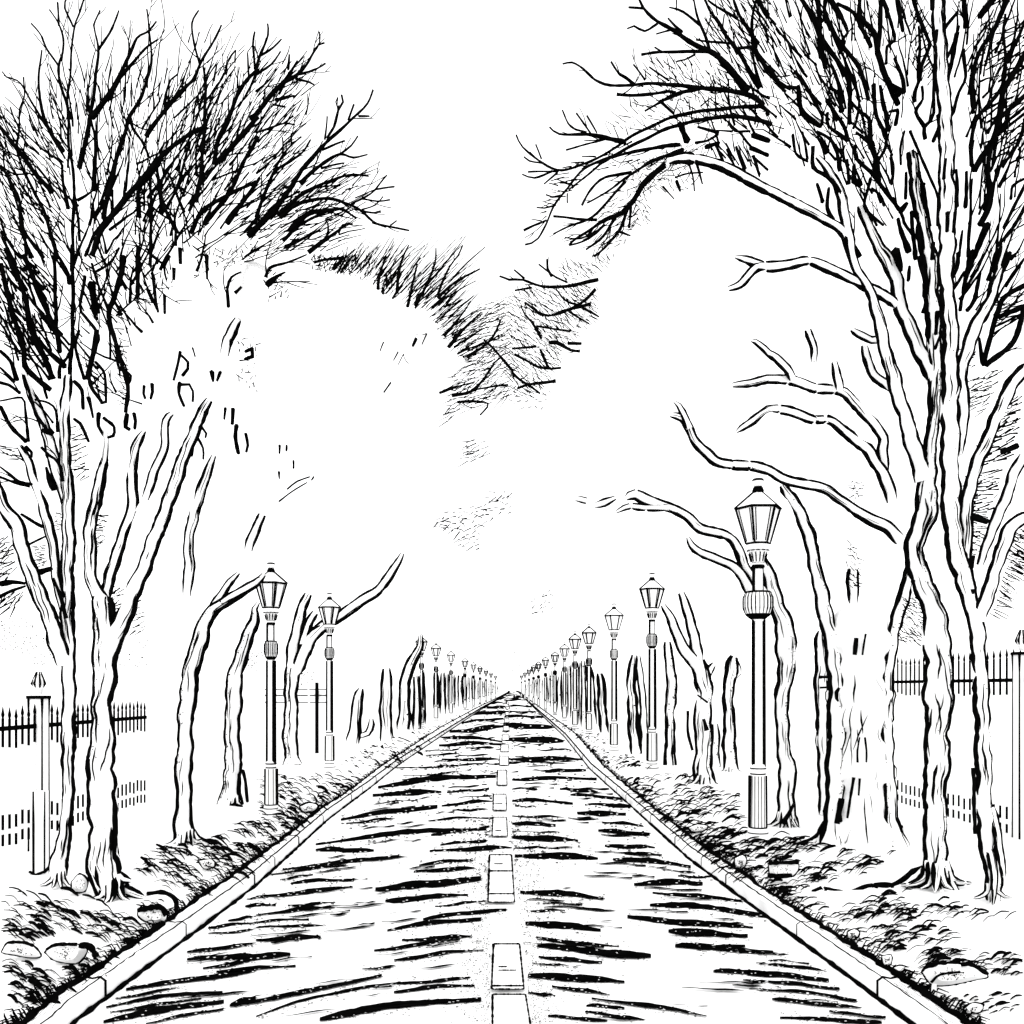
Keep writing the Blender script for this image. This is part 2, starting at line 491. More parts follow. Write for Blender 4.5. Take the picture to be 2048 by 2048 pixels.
def limb(mb, path, Y, off=(0, 0), lw=20, bark=0.0, shade=0, gaps=0.10, ghost=False, wob=1.0, vis=(0, 1), sides=10, specks=0.0):
    """pale limb with dark bark ridges running along it.  path: x,y,w survey points"""
    p = smooth([q for q in path], 8.0)
    n = len(p)
    ph = rnd.uniform(0, 9)
    c3, r3, Ys = [], [], []
    for k, (x, y, w) in enumerate(p):
        t = k / (n - 1)
        yy = Y + off[0] + (off[1] - off[0]) * t
        j = wob * min(1.6, w * .06)
        x += j * (math.sin(k * .55 + ph) + .6 * math.sin(k * 1.3 + 2 * ph))
        c3.append(at(x, y, yy))
        kn = 1 + min(.09, .012 * w ** .5) * (math.sin(k * .43 + 3 * ph) + .7 * math.sin(k * 1.07 + ph)) if not ghost else 1
        r3.append(max(w, 1.2) * .5 * kn * yy / F)
        Ys.append(yy)
    mb.tube(c3, r3, WH, sides)
    if ghost:
        return c3, r3
    L = n
    def ridge(k0, k1, ang, wmul, drift=0.0, cap=.64):
        """ridge at angle ang round the limb (0 = right flank, 90 = towards the road's near end)"""
        pts, rr = [], []
        for k in range(max(0, k0), min(L, k1 + 1)):
            a, b = c3[max(k - 1, 0)], c3[min(k + 1, L - 1)]
            t = (b - a).normalized()
            sd = Vector((t.z, 0, -t.x))
            if sd.length < 1e-6:
                sd = Vector((1, 0, 0))
            sd.normalize()
            if sd.x < 0 or (abs(sd.x) < 1e-6 and sd.z < 0):
                sd = -sd
            fr = t.cross(sd).normalized()
            if fr.y > 0:
                fr = -fr
            an = math.radians(ang + drift * (k - k0))
            w = lw * 1.22 * S * .5 * Ys[k] / F * wmul
            w = min(w, r3[k] * cap)
            rad = r3[k] - w * .05
            pts.append(c3[k] + sd * (math.cos(an) * rad) + fr * (math.sin(an) * rad))
            e = min(1, (k - k0 + .6) / 2.5, (k1 - k + .6) / 2.5)
            rr.append(w * max(.25, e) * rnd.uniform(.78, 1.18))
        if len(pts) > 1:
            mb.tube(pts, rr, BK, 5)
    for flank in (0, 180):
        k = int(vis[0] * L)
        end = int(vis[1] * L)
        while k < end:
            run = int(rnd.uniform(12, 34))
            ridge(k, min(k + run, end), 16 + rnd.uniform(-9, 7) if flank == 0 else 164 + rnd.uniform(-7, 9), rnd.uniform(.8, 1.3))
            k += run
            if rnd.random() < gaps * 3:
                k += int(rnd.uniform(1, 4))
            else:
                k -= 2
    # furrows of the bark; shade crowds them on one flank as painted shading
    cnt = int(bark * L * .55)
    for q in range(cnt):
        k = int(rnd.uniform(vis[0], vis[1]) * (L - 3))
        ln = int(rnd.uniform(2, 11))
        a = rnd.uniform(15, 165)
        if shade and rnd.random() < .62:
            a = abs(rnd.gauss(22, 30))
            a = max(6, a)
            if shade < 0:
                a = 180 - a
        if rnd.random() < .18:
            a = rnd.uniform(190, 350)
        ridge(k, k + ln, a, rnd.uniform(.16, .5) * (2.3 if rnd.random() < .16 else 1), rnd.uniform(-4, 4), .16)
    for q in range(int(specks * L * 3.5)):
        k = int(rnd.uniform(vis[0], vis[1]) * (L - 1))
        a = abs(rnd.gauss(0, 34))
        if shade < 0:
            a = 180 - a
        an = math.radians(a)
        rad = r3[k] * 1.01
        pt = c3[k] + Vector((math.cos(an) * rad, -math.sin(an) * rad, rnd.uniform(-.5, .5) * 8 * Ys[k] / F))
        mb.speck(pt, rnd.uniform(.7, 1.7) * Ys[k] / F, BK)
    return c3, r3

def pts_w(s, scale=1.0):
    return [(x, y, (w or 20 * S) * scale) for (x, y, w) in parse(s)]

def bough(mb, pts, Y, w0, w1, off=(0, 0), n=5, wob=.8):
    """a dark bare bough"""
    p = smooth([(x, y) for (x, y) in pts], 9.0)
    L = len(p)
    ph = rnd.uniform(0, 9)
    c3, rr = [], []
    for k, (x, y) in enumerate(p):
        t = k / (L - 1)
        yy = Y + off[0] + (off[1] - off[0]) * t
        x += wob * math.sin(k * .7 + ph)
        y += wob * .6 * math.sin(k * .9 + 2 * ph)
        w = (w0 + (w1 - w0) * t) * rnd.uniform(.85, 1.15)
        c3.append(at(x, y, yy))
        rr.append(max(.55, w * .5) * yy / F)
    mb.tube(c3, rr, BK, n)
    return p

def twig(mb, x, y, ang, ln, w, Y, d0, lift=.25, kids=True, up=None):
    """short shoot growing from a bough; ang in degrees, 90 = up"""
    n = max(3, int(ln / 11))
    pts = [(x, y)]
    a = ang
    for k in range(n):
        a += rnd.gauss(0, 4)
        if up is not None:
            d_ = (up - a + 180) % 360 - 180
            a += d_ * lift / n
        x += math.cos(math.radians(a)) * ln / n
        y -= math.sin(math.radians(a)) * ln / n
        pts.append((x, y))
    d1 = d0 + rnd.uniform(-.5, .5) * ln / 200 * Y * .12
    bough(mb, pts, Y, w, max(1.6, w * .55), (d0, d1), 4, .4)
    if kids and ln > 34:
        for q in range(rnd.choice((0, 1, 1, 2, 2))):
            k = rnd.randint(1, n - 1)
            s = rnd.choice((-1, 1))
            twig(mb, *pts[k], a + s * rnd.uniform(18, 38), ln * rnd.uniform(.35, .65), max(1.8, w * .7), Y, d0, lift, False, up)

def branch(tree, s, w0, w1, off=None, grow=0.0, span=(.15, 1.0), up=None, mb=None, ln=(36, 105)):
    mb = mb or tree.crown
    if off is None:
        a = rnd.uniform(-.25, .25) * tree.Y * .06
        off = (a, a + rnd.uniform(-1, 1) * tree.Y * .06)
    pts = [(x, y) for (x, y, w) in parse(s)]
    p = bough(mb, pts, tree.Y, w0 * S, w1 * S, off)
    L = len(p)
    if grow > 0:
        step = max(2, int(3.7 / grow))
        k = int(L * span[0]) + rnd.randint(0, 2)
        upv = up
        sd = rnd.choice((-1, 1))
        while k < L * span[1] - 1:
            a, b = p[max(0, k - 1)], p[min(L - 1, k + 1)]
            t = math.degrees(math.atan2(-(b[1] - a[1]), b[0] - a[0]))
            f = 1 - .5 * k / L
            w = (w0 + (w1 - w0) * k / L) * S
            twig(mb, p[k][0], p[k][1], t + sd * rnd.uniform(18, 40), rnd.uniform(*ln) * f, max(2.0, min(3.8, w * .45)), tree.Y,
                 off[0] + (off[1] - off[0]) * k / L, .4, True, up(p[k][0], p[k][1]) if callable(up) else up)
            sd = -sd if rnd.random() < .8 else sd
            k += max(1, int(step * rnd.uniform(.6, 1.5)))

def inside(x, y, poly):
    c = False
    n = len(poly)
    for i in range(n):
        x0, y0 = poly[i]
        x1, y1 = poly[(i + 1) % n]
        if (y0 > y) != (y1 > y) and x < (x1 - x0) * (y - y0) / (y1 - y0) + x0:
            c = not c
    return c

def scatter(pl, n, k=7):
    """n evenly scattered points inside an outline"""
    xs, ys = [a for a, b in pl], [b for a, b in pl]
    out = []
    tries = 0
    while len(out) < n and tries < n * 60:
        best, bd = None, -1
        for q in range(k):
            while tries < n * 60:
                tries += 1
                x, y = rnd.uniform(min(xs), max(xs)), rnd.uniform(min(ys), max(ys))
                if inside(x, y, pl):
                    break
            d = min([(x - a) ** 2 + (y - b) ** 2 for a, b in out] or [1e9])
            if d > bd:
                best, bd = (x, y), d
        out.append(best)
    return out

def hatch(tree, poly, n, ang, spread, ln, w, d=(0, .6), mb=None, curve=8, dens=.85):
    """fine shoots filling the outline poly"""
    mb = mb or tree.crown
    pl = [(x, y) for (x, y, _) in parse(poly)]
    xs, ys = [a for a, b in pl], [b for a, b in pl]
    k = tries = 0
    if n > 45:
        n = 45 + (n - 45) * dens
    for (x, y) in scatter(pl, n):
        a = (ang(x, y) if callable(ang) else ang) + rnd.gauss(0, spread)
        l = rnd.uniform(*ln)
        m = max(2, int(l / 10))
        pts = [(x, y)]
        for q in range(m):
            a += rnd.gauss(0, curve * .5)
            x += math.cos(math.radians(a)) * l / m
            y -= math.sin(math.radians(a)) * l / m
            pts.append((x, y))
        o = rnd.uniform(*d)
        ww = rnd.uniform(*w) * 1.4
        bough(mb, pts, tree.Y, ww, max(.9, ww * .6), (o, o + rnd.uniform(-.1, .1)), 4, .3)

def shoots(tree, poly, n, ang, spread, ln, w, d=(-.2, .9)):
    """longer upright boughs, each with a few twigs"""
    pl = [(x, y) for (x, y, _) in parse(poly)]
    xs, ys = [a for a, b in pl], [b for a, b in pl]
    k = 0
    for (x, y) in scatter(pl, int(n * .75)):
        a = ang(x, y) + rnd.gauss(0, spread)
        l = rnd.uniform(*ln)
        m = max(3, int(l / 14))
        bend = rnd.uniform(-22, 22)
        pts = []
        X, Y_ = x - math.cos(math.radians(a)) * l / 2, y + math.sin(math.radians(a)) * l / 2
        for q in range(m + 1):
            pts.append((X, Y_))
            b = a + bend * (q / m - .5) + rnd.gauss(0, 4)
            X += math.cos(math.radians(b)) * l / m
            Y_ -= math.sin(math.radians(b)) * l / m
        o = rnd.uniform(*d)
        ww = rnd.uniform(*w) * .62
        bough(tree.crown, pts, tree.Y, ww, ww * .42, (o, o + rnd.uniform(-.2, .2)), 5, .6)
        for q in range(rnd.randint(0, 2)):
            j = rnd.randint(1, m)
            twig(tree.crown, pts[j][0], pts[j][1], a + rnd.choice((-1, 1)) * rnd.uniform(16, 36), l * rnd.uniform(.2, .5), max(2.2, ww * .5), tree.Y, o, .3, False, a)

T = {}
def tree(key, name, basey, label, bx, group=None):
    T[key] = Tree(key, name, depth_of(basey), label, bx, group)
    return T[key]
AV_L, AV_R = 'bare trees along the left verge', 'bare trees along the right verge'

# ---------------- left side
t = tree('L1', 'bare_tree', 1790, 'large twisted bare tree with spreading roots beside the left kerb, nearest on the left', 225, AV_L)
tr = t.part('trunk')
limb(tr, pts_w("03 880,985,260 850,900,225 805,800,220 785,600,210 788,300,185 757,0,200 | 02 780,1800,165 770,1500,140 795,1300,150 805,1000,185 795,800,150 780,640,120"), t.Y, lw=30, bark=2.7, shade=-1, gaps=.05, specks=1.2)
for s in ("03 850,880,70 950,920,60 1050,960,45 1090,975,25", "03 780,920,70 830,980,50 900,1010,30 925,1020,18", "03 880,800,60 950,840,45 990,850,20"):
    limb(t.part('root'), pts_w(s), t.Y, (0, -.12), lw=30, bark=.5)
m = t.part('limb')
limb(m, pts_w("02 780,700,110 700,520,80 682,300,78 690,100,80 720,-60,70|01 760,1700,60 800,1450,40 790,1250,28"), t.Y, (0, .25), lw=24, bark=.9, vis=(0, .8))
m = t.part('limb')
limb(m, pts_w("02 800,1080,170 870,950,150 960,750,120 1030,560,105 1130,330,95 1190,150,90 1255,0,88|01 1330,1700,82 1440,1400,75 1510,1230,65 1580,1085,45"), t.Y, (0, -.3), lw=28, bark=.6, gaps=.05)
m = t.part('limb')
limb(m, pts_w("02 790,660,80 840,480,70 900,270,65 960,100,60 1000,-30,60|01 1000,1700,62 1010,1500,55 1060,1370,40 1090,1320,25"), t.Y, (.05, .35), lw=24, bark=.5)
m = t.part('limb')
limb(m, pts_w("01 1040,1932,40 1110,1800,55 1180,1600,55 1240,1450,55 1255,1250,45 1300,1190,30"), t.Y, (.2, .5), lw=20, bark=.3, vis=(.12, 1))
for s, w0, w1, gr in (
    ("00 600,1270 640,1080 670,950 690,820 720,600 740,400 720,250 710,190 755,80", 40, 12, .5),
    ("00 695,890 820,720 900,580 970,430 1030,290 1120,240 1180,160", 48, 12, .6),
    ("00 740,380 830,250 860,180 895,80", 24, 12, .3),
    ("00 900,590 1000,480 1100,360 1190,300", 28, 12, .4),
    ("00 700,1440 720,1200 710,980", 38, 20, .5),
    ("00 690,1932 760,1750 900,1560 1050,1380 1200,1200 1400,1030 1560,950", 44, 30, .8),
    ("00 640,1932 720,1760 850,1600 1000,1420 1150,1270", 26, 18, .4),
    ("00 780,1650 830,1400 870,1250 900,1120 950,980 980,880 1070,720 1110,600 1140,480 1130,250 1105,70", 40, 13, .7),
    ("00 980,890 1000,960 1070,1060 1120,1180", 30, 18, .2),
    ("00 1100,1030 1230,850 1330,730 1450,610 1470,570 1510,480 1590,350 1670,190", 36, 14, .8),
    ("00 1510,480 1460,320 1450,180 1500,80", 22, 13, .3),
    ("00 1480,1520 1520,1250 1540,950 1550,700 1540,510", 38, 22, .7),
    ("00 1220,1600 1200,1380 1180,1250", 40, 26, .3),
    ("00 1340,1760 1240,1560 1190,1320", 38, 20, .4),
    ("00 1050,1640 1045,1440 1130,1330 1220,1200", 38, 22, .4),
    ("00 1130,2000 1140,1700 1135,1340", 30, 22, .3),
    ("00 1390,1600 1300,1380 1260,1280", 28, 16, .3),
    ("00 1240,860 1250,730 1290,600 1340,560", 30, 12, .3),
    ("01 930,0 920,120 850,340 820,430 860,620 890,720 960,980 950,1180", 42, 34, .15),
    ("01 1040,-60 1038,150 1035,315", 40, 36, 0),
    ("01 690,210 705,300 735,420", 62, 50, 0),
    ("01 730,560 700,750 660,930", 44, 40, 0),
    ("01 640,150 605,380 640,450 740,600 720,700 670,930 770,1110", 24, 30, .1),
    ("01 600,560 570,700 640,930", 26, 30, 0), ("01 665,1070 680,1130 700,1220", 34, 20, 0),
    ("01 820,430 720,150 690,60", 26, 22, .3), ("01 710,130 820,60 900,-60", 22, 18, .2),
    ("01 720,800 790,900 800,1100 760,1110", 24, 24, 0), ("01 880,780 900,850 990,900 960,980", 26, 22, 0),
    ("01 750,1190 745,1290 790,1370", 36, 22, 0), ("01 780,1220 860,1290 855,1360 820,1370", 30, 26, 0),
    ("01 960,1190 950,1290 980,1310", 40, 30, 0), ("01 1010,1190 1020,1250 1015,1300", 30, 30, 0),
    ("01 1090,980 1085,1040 1095,1075", 26, 20, 0), ("01 1145,970 1150,1030 1140,1075", 30, 24, 0),
    ("01 1360,960 1350,1040 1385,1130", 30, 26, 0), ("01 1370,970 1430,970 1455,1020 1450,1100", 24, 20, 0),
    ("01 1360,720 1330,850 1310,940", 26, 22, 0), ("01 1350,740 1420,800 1420,850 1380,900", 22, 30, 0), ("01 1450,690 1470,760", 16, 14, 0),
    ("01 560,950 620,1020 630,1150", 36, 26, 0), ("01 560,1230 600,1260 670,1400", 26, 24, 0),
    ("01 1150,140 1165,250 1190,420", 30, 24, .2), ("01 1240,300 1245,430", 30, 26, 0), ("01 1310,90 1315,180", 30, 22, 0), ("01 1275,0 1240,90 1260,180", 28, 16, 0),
):
    branch(t, s, w0, w1, grow=gr, up=RL)
shoots(t, "00 560,1250 1500,1100 1560,1932 1300,2000 560,1932", 46, lambda x, y: 72 + (235 - x) * .12, 20, (60, 150), (6, 12))
shoots(t, "01 580,-50 1240,-60 1180,330 960,520 600,420", 26, lambda x, y: 95, 26, (50, 120), (6, 12))
shoots(t, "01 570,450 960,480 960,1100 640,1150", 22, lambda x, y: 110, 24, (40, 100), (5, 11))
hatch(t, "01 620,0 1200,0 1150,350 620,700", 60, 125, 18, (14, 36), (1.6, 3))
hatch(t, "01 1050,60 1320,60 1300,230 1100,420", 26, 100, 30, (8, 22), (1.4, 2.6))
hatch(t, "01 560,1250 660,1300 680,1700 580,1650", 26, 200, 14, (10, 26), (1.5, 3))
hatch(t, "01 880,350 980,500 960,1150 900,1100 920,700", 45, 150, 25, (8, 22), (1.2, 2.6))
hatch(t, "01 690,800 800,860 800,1080 700,960", 16, 145, 8, (16, 30), (1.6, 3))
hatch(t, "02 730,20 820,20 800,200 740,280", 26, 185, 12, (8, 20), (1.2, 2.4), (.5, .8))
hatch(t, "02 830,560 950,560 880,860 820,860", 30, 205, 10, (12, 26), (1.3, 2.6), (.6, .9))
hatch(t, "02 1050,560 1100,660 1110,900 1010,900", 16, 210, 8, (12, 26), (1.3, 2.6), (.6, .9))
shoots(t, "00 300,500 1000,350 1600,400 1800,900 1500,1700 700,1700 500,1200", 85, RL, 9, (60, 170), (4, 8))
hatch(t, "00 300,700 1700,500 1650,1500 700,1500", 210, RL, 12, (20, 60), (1.4, 2.6), (.2, 1.2))

t = tree('L2', 'bare_tree', 1772, 'tall slender bare tree at the far left, its straight black leader reaching the top', 120, AV_L)
tr = t.part('trunk')
limb(tr, pts_w("03 430,900,170 455,700,110 500,400,75 518,100,70|02 515,1750,85 525,1500,85 525,1200,85 520,900,85 515,600,75 520,300,85 520,0,80|01 510,1700,75 490,1400,70 500,1100,60 520,900,45"), t.Y, lw=24, bark=.9, gaps=.12, vis=(.03, 1))
limb(t.part('limb'), pts_w("02 490,1150,110 420,920,110 330,680,100 240,480,95 180,280,95 120,90,90 50,0,80|01 0,1800,70 -80,1600,60"), t.Y, (0, -.4), lw=26, bark=.5)
limb(t.part('limb'), pts_w("02 490,760,60 440,560,55 415,350,60 385,150,65 345,20,65|01 280,1750,55 220,1560,50 150,1440,40"), t.Y, (0, .3), lw=22, bark=.4)
limb(t.part('limb'), pts_w("01 540,1932,40 500,1850,60 400,1500,70 330,1250,60 240,1050,50 190,880,40"), t.Y, (0, .3), lw=24, bark=.7)
for s, w0, w1, gr in (
    ("01 520,960 545,600 550,200|00 548,1932 552,1600 560,1380 520,1100 515,900 510,750 525,600 540,400 560,200 600,100 640,-20", 36, 14, .7),
    ("00 550,200 490,60 505,-20", 18, 14, 0),
    ("00 505,800 460,650 440,500 470,400 480,290 440,180 370,70", 28, 12, .4),
    ("00 440,190 436,20", 18, 15, 0),
    ("00 440,500 350,360 320,280 290,240 235,180", 20, 12, .3),
    ("00 475,1140 370,980 320,860 300,700 290,560 310,430 318,380", 38, 12, .6),
    ("00 330,930 200,700 130,610 50,580 20,540", 20, 12, .5),
    ("00 430,1950 350,1650 250,1430 190,1320 130,1130 140,980 100,880 80,810", 36, 13, .7),
    ("00 390,1450 220,1250 130,1120 20,980 -30,930", 44, 26, .5),
    ("00 510,1580 470,1330 450,1220 300,1110 160,980", 30, 12, .5),
    ("00 330,1950 170,1720 140,1500 60,1330 -20,1250", 34, 20, .6),
    ("00 200,1932 160,1650 40,1280 20,1120", 26, 12, .5),
    ("00 150,1950 60,1820 0,1640", 24, 18, .3), ("00 210,1310 100,1310 0,1250", 16, 16, .3),
    ("00 150,1560 160,1700 230,1950", 26, 26, .2),
    ("00 120,2000 0,1750", 26, 20, .3), ("00 150,970 150,820 180,730 180,580", 16, 12, .3),
    ("01 380,1010 300,950 190,830 180,740 140,560 90,430 50,250 0,50", 46, 36, .4),
    ("01 400,930 300,700 220,520 190,300 90,60 40,-60", 52, 34, .4),
    ("01 450,725 430,600 370,450 280,250 240,130 180,0", 44, 40, .4),
    ("01 420,560 420,400 415,200 405,0", 34, 30, .3), ("01 525,210 520,150 440,0", 34, 22, .2), ("01 545,110 540,-80", 34, 22, 0),
    ("01 480,830 350,700 230,560", 50, 24, .3), ("01 330,840 240,700 170,560", 28, 14, .2),
    ("01 130,930 80,800 0,715", 38, 30, .1), ("01 100,945 0,840", 34, 16, 0), ("01 145,1030 60,970 0,955", 30, 26, .1),
    ("01 210,1400 205,1280 190,1150 160,1070 0,1092", 28, 14, .1), ("01 190,1400 80,1280 0,1140", 36, 32, .2),
    ("01 350,1310 280,1200 240,1100 180,900", 30, 24, .2), ("01 430,1330 425,1170 370,1110 260,1085", 26, 16, .1),
    ("01 400,1260 330,1170 260,1100", 20, 14, 0), ("01 380,1330 320,1320", 60, 30, 0), ("01 400,1750 370,1680 350,1600", 60, 24, 0),
    ("01 450,930 450,830 500,770 520,730", 34, 22, 0), ("01 240,1720 140,1700 0,1590", 28, 18, .1), ("01 220,1740 110,1710 0,1670", 26, 22, .1),
    ("01 470,1700 440,1560 380,1510 310,1440", 30, 24, .1), ("01 200,1440 240,1480 240,1520", 30, 16, 0),
    ("01 20,700 90,1300 0,1280", 0, 0, 0),
    ("02 0,540 90,530 190,540", 56, 26, 0), ("02 0,640 90,590 190,560", 34, 20, 0), ("02 310,450 380,430", 50, 40, 0), ("02 500,800 470,690 440,600 400,500", 34, 24, 0),
    ("02 480,640 490,440", 30, 24, 0), ("02 210,250 270,220 340,185", 18, 18, 0), ("02 160,20 230,60 320,110", 24, 30, 0),
):
    if w0 > 0:
        branch(t, s, w0, w1, grow=gr, up=RL)
shoots(t, "00 0,900 480,700 500,1932 0,1932", 40, lambda x, y: 122, 8, (60, 150), (4, 9))
shoots(t, "01 0,0 420,0 460,700 200,900 0,700", 34, lambda x, y: 118, 7, (60, 140), (5, 11))
hatch(t, "00 0,900 500,1000 500,1900 0,1900", 150, 128, 10, (20, 56), (1.6, 2.8), (.2, 1.0))
hatch(t, "01 0,0 420,0 460,700 200,800 0,500", 85, 122, 12, (20, 50), (2.0, 4), (.2, 1.0))
hatch(t, "02 0,180 90,180 140,420 40,520 0,500", 28, 208, 12, (18, 36), (1.5, 3), (.3, .8))
hatch(t, "02 0,600 200,570 120,740 0,700", 18, 225, 14, (18, 40), (1.5, 3), (.3, .8))
hatch(t, "02 270,250 350,250 360,400 290,410", 30, 190, 20, (5, 14), (1.2, 2.2), (.5, .8))
hatch(t, "02 420,10 480,10 480,130 440,130", 14, 190, 20, (5, 12), (1.2, 2.2), (.5, .8))
hatch(t, "01 0,1440 180,1450 200,1560 30,1500", 12, 170, 14, (14, 34), (1.5, 3), (.3, .8))

t = tree('L3', 'bare_tree', 1684, 'leaning bare tree whose trunk bends right towards the tall lamp on the left verge', 370, AV_L)
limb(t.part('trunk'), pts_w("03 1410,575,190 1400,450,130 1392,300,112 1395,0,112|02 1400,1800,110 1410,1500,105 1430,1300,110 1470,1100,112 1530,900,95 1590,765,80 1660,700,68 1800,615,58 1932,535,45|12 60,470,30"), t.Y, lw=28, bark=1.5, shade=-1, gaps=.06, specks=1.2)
limb(t.part('root'), pts_w("03 1440,470,60 1500,540,50 1580,570,40 1700,600,25"), t.Y, (0, -.15), lw=20, bark=.3)
limb(t.part('limb'), pts_w("02 1585,750,55 1660,640,48 1740,530,42 1800,460,22"), t.Y, (0, .2), lw=22)
limb(t.part('limb'), pts_w("02 1545,860,60 1440,740,50 1415,600,60 1430,420,64 1430,200,62 1470,0,70|01 1500,1850,62 1560,1650,52 1612,1510,30"), t.Y, (0, .4), lw=22, bark=.5, vis=(.2, 1), gaps=.15)
limb(t.part('limb'), pts_w("02 1880,290,62 1920,160,60 1980,20,50"), t.Y, (.3, .3), lw=22)
limb(t.part('limb'), pts_w("01 1610,1510,40 1690,750,62 1740,600,60 1800,480,44"), t.Y, (.5, .5), lw=22, vis=(.72, 1))
limb(t.part('limb'), pts_w("01 1800,480,44 1820,200,44 1880,60,44|11 80,100,40"), t.Y, (.5, .6), ghost=True)
for s, w0, w1, gr in (
    ("10 -40,900 0,870 100,730 220,620 300,570 380,490 440,390 480,320 475,240", 42, 12, .7),
    ("10 330,560 460,520 525,480", 20, 14, .3), ("10 300,595 400,620 440,640", 20, 15, .3), ("10 470,340 515,325", 14, 14, 0),
    ("10 -60,1780 0,1720 130,1600 200,1500 280,1390 370,1250 500,1110 600,1010 700,920 780,850 840,780 880,680", 48, 16, .5),
    ("10 700,905 740,790", 18, 15, 0), ("10 540,1040 590,950 620,830 660,770 650,720", 22, 16, .2), ("10 520,1050 535,880", 18, 14, 0), ("10 620,830 600,770 615,740", 14, 12, 0),
    ("10 780,875 855,878", 18, 15, 0), ("10 505,1130 600,1090 665,1065", 20, 14, 0),
    ("10 160,1620 330,1480 450,1410 550,1370 700,1320 850,1330", 38, 14, .8),
    ("10 330,1390 420,1300 540,1210 640,1160 740,1190 840,1165", 34, 13, .4), ("10 640,1160 720,1100 765,1030", 18, 13, 0), ("10 490,1270 570,1250 665,1230", 18, 14, .3),
    ("10 180,1640 300,1550 420,1510 550,1500 700,1540 790,1590 880,1670 980,1705 1155,1738", 32, 14, .6),
    ("10 250,1745 400,1610 550,1590 660,1580 760,1650", 56, 14, .7),
    ("10 720,1540 830,1480 900,1430 990,1320", 17, 12, .2), ("10 900,1430 1040,1410", 16, 14, 0), ("10 800,1500 920,1520 1015,1505", 16, 13, .2),
    ("10 800,1580 900,1545 960,1485", 14, 11, 0), ("10 790,1590 880,1605 940,1600", 20, 14, 0), ("10 880,1680 980,1715", 22, 12, 0), ("10 1010,1700 1060,1665", 13, 13, 0),
    ("10 220,1865 350,1800 490,1740", 32, 12, .4), ("10 390,1905 550,1790 700,1680", 40, 12, .7), ("10 510,1820 545,1750 545,1680", 26, 14, 0),
    ("10 0,1640 70,1450 130,1300 200,1180 270,1090 340,1030", 34, 12, .7), ("10 200,1180 200,1040", 16, 13, 0), ("10 270,1090 268,1005", 16, 16, 0),
    ("10 0,690 100,600 155,520", 20, 10, .4), ("10 0,1310 80,1240 155,1180", 20, 14, .4), ("10 0,1000 130,960 220,930 295,940", 20, 13, .5), ("10 210,930 285,875", 14, 11, 0),
    ("10 130,790 220,805", 18, 14, 0), ("10 150,755 290,722", 26, 16, .2), ("10 130,1290 240,1230 350,1150 410,1055", 26, 14, .6),
    ("10 60,1640 140,1550 330,1440", 24, 14, .5), ("10 200,1820 330,1700 480,1620 600,1580", 30, 14, .6), ("10 620,1760 650,1700 730,1690", 18, 12, .2),
    ("10 0,540 30,420 90,260 90,180", 26, 15, .4), ("10 30,420 130,360 195,295", 20, 13, .2), ("10 10,560 110,490 185,385", 20, 12, .2), ("10 130,700 220,600 310,460", 22, 12, .5), ("10 240,520 250,415", 20, 16, 0),
    ("00 1610,1240 1650,1050 1740,850 1800,700 1880,580 1950,520", 42, 26, .6), ("00 1880,580 1865,400", 18, 13, .2), ("00 1640,1230 1800,1050 1950,880", 42, 34, .6),
    ("00 1540,1690 1700,1500 1800,1320 1850,1200 1950,1030", 38, 28, .7), ("00 1710,1690 1850,1500 1960,1340", 40, 28, .6), ("00 1850,1750 1932,1650", 30, 26, .3),
    ("00 1440,1760 1520,1600 1700,1480 1932,1370", 34, 26, .7), ("00 1920,520 1910,340 1925,240", 20, 16, 0), ("00 1700,560 1720,460 1780,380", 16, 12, .2),
    ("11 70,160 100,90 230,50 380,-10", 30, 12, .5), ("11 90,210 150,160 220,125", 50, 14, .2), ("11 440,50 500,30 660,10", 24, 20, .4),
    ("01 1720,380 1715,250 1750,160 1820,120", 30, 16, .3), ("01 1770,280 1820,230", 28, 22, 0), ("01 1555,0 1560,80 1565,170", 34, 22, .2), ("01 1360,-60 1360,60", 34, 28, 0),
    ("01 1850,720 1900,700 1905,760 1850,780", 26, 30, 0), ("01 1600,880 1605,940", 40, 26, 0), ("01 1660,880 1640,940", 30, 24, 0),
    ("01 1755,1150 1750,1270", 34, 26, 0), ("01 1785,1280 1780,1360 1800,1490", 34, 32, 0), ("01 1850,1340 1870,1430 1860,1480", 28, 22, 0), ("01 1700,1150 1695,1230", 26, 18, 0),
    ("01 1440,1380 1450,1440 1440,1500", 40, 40, 0), ("01 1520,1290 1555,1340 1550,1370", 24, 20, 0), ("01 1490,1370 1530,1450 1532,1530", 26, 16, 0),
    ("11 175,1430 175,1490", 22, 16, 0), ("11 228,1430 228,1470", 18, 16, 0), ("11 280,1545 280,1600", 20, 18, 0), ("11 175,1630 178,1680", 22, 12, 0),
    ("11 175,1850 270,1780 380,1710", 16, 12, 0), ("11 240,1760 310,1700 400,1665", 14, 14, 0), ("11 420,1690 440,1665", 14, 14, 0),
):
    branch(t, s, w0, w1, grow=gr * .9, up=RL, ln=(30, 85))
hatch(t, "10 0,600 250,450 350,700 200,1300 350,1500 600,1300 800,1350 600,1900 0,1900", 230, RL, 10, (20, 56), (1.4, 2.6), (.2, 1.2))
shoots(t, "10 0,700 250,500 420,700 350,1200 600,1250 700,1400 300,1932 0,1932", 60, RL, 9, (50, 130), (3.5, 7))
shoots(t, "00 1300,700 1932,500 1932,1900 1450,1700", 55, RL, 9, (60, 150), (4, 8))
hatch(t, "00 1400,300 1932,350 1932,1900 1500,1500", 130, RL, 11, (14, 44), (1.4, 2.8), (.2, 1.2))
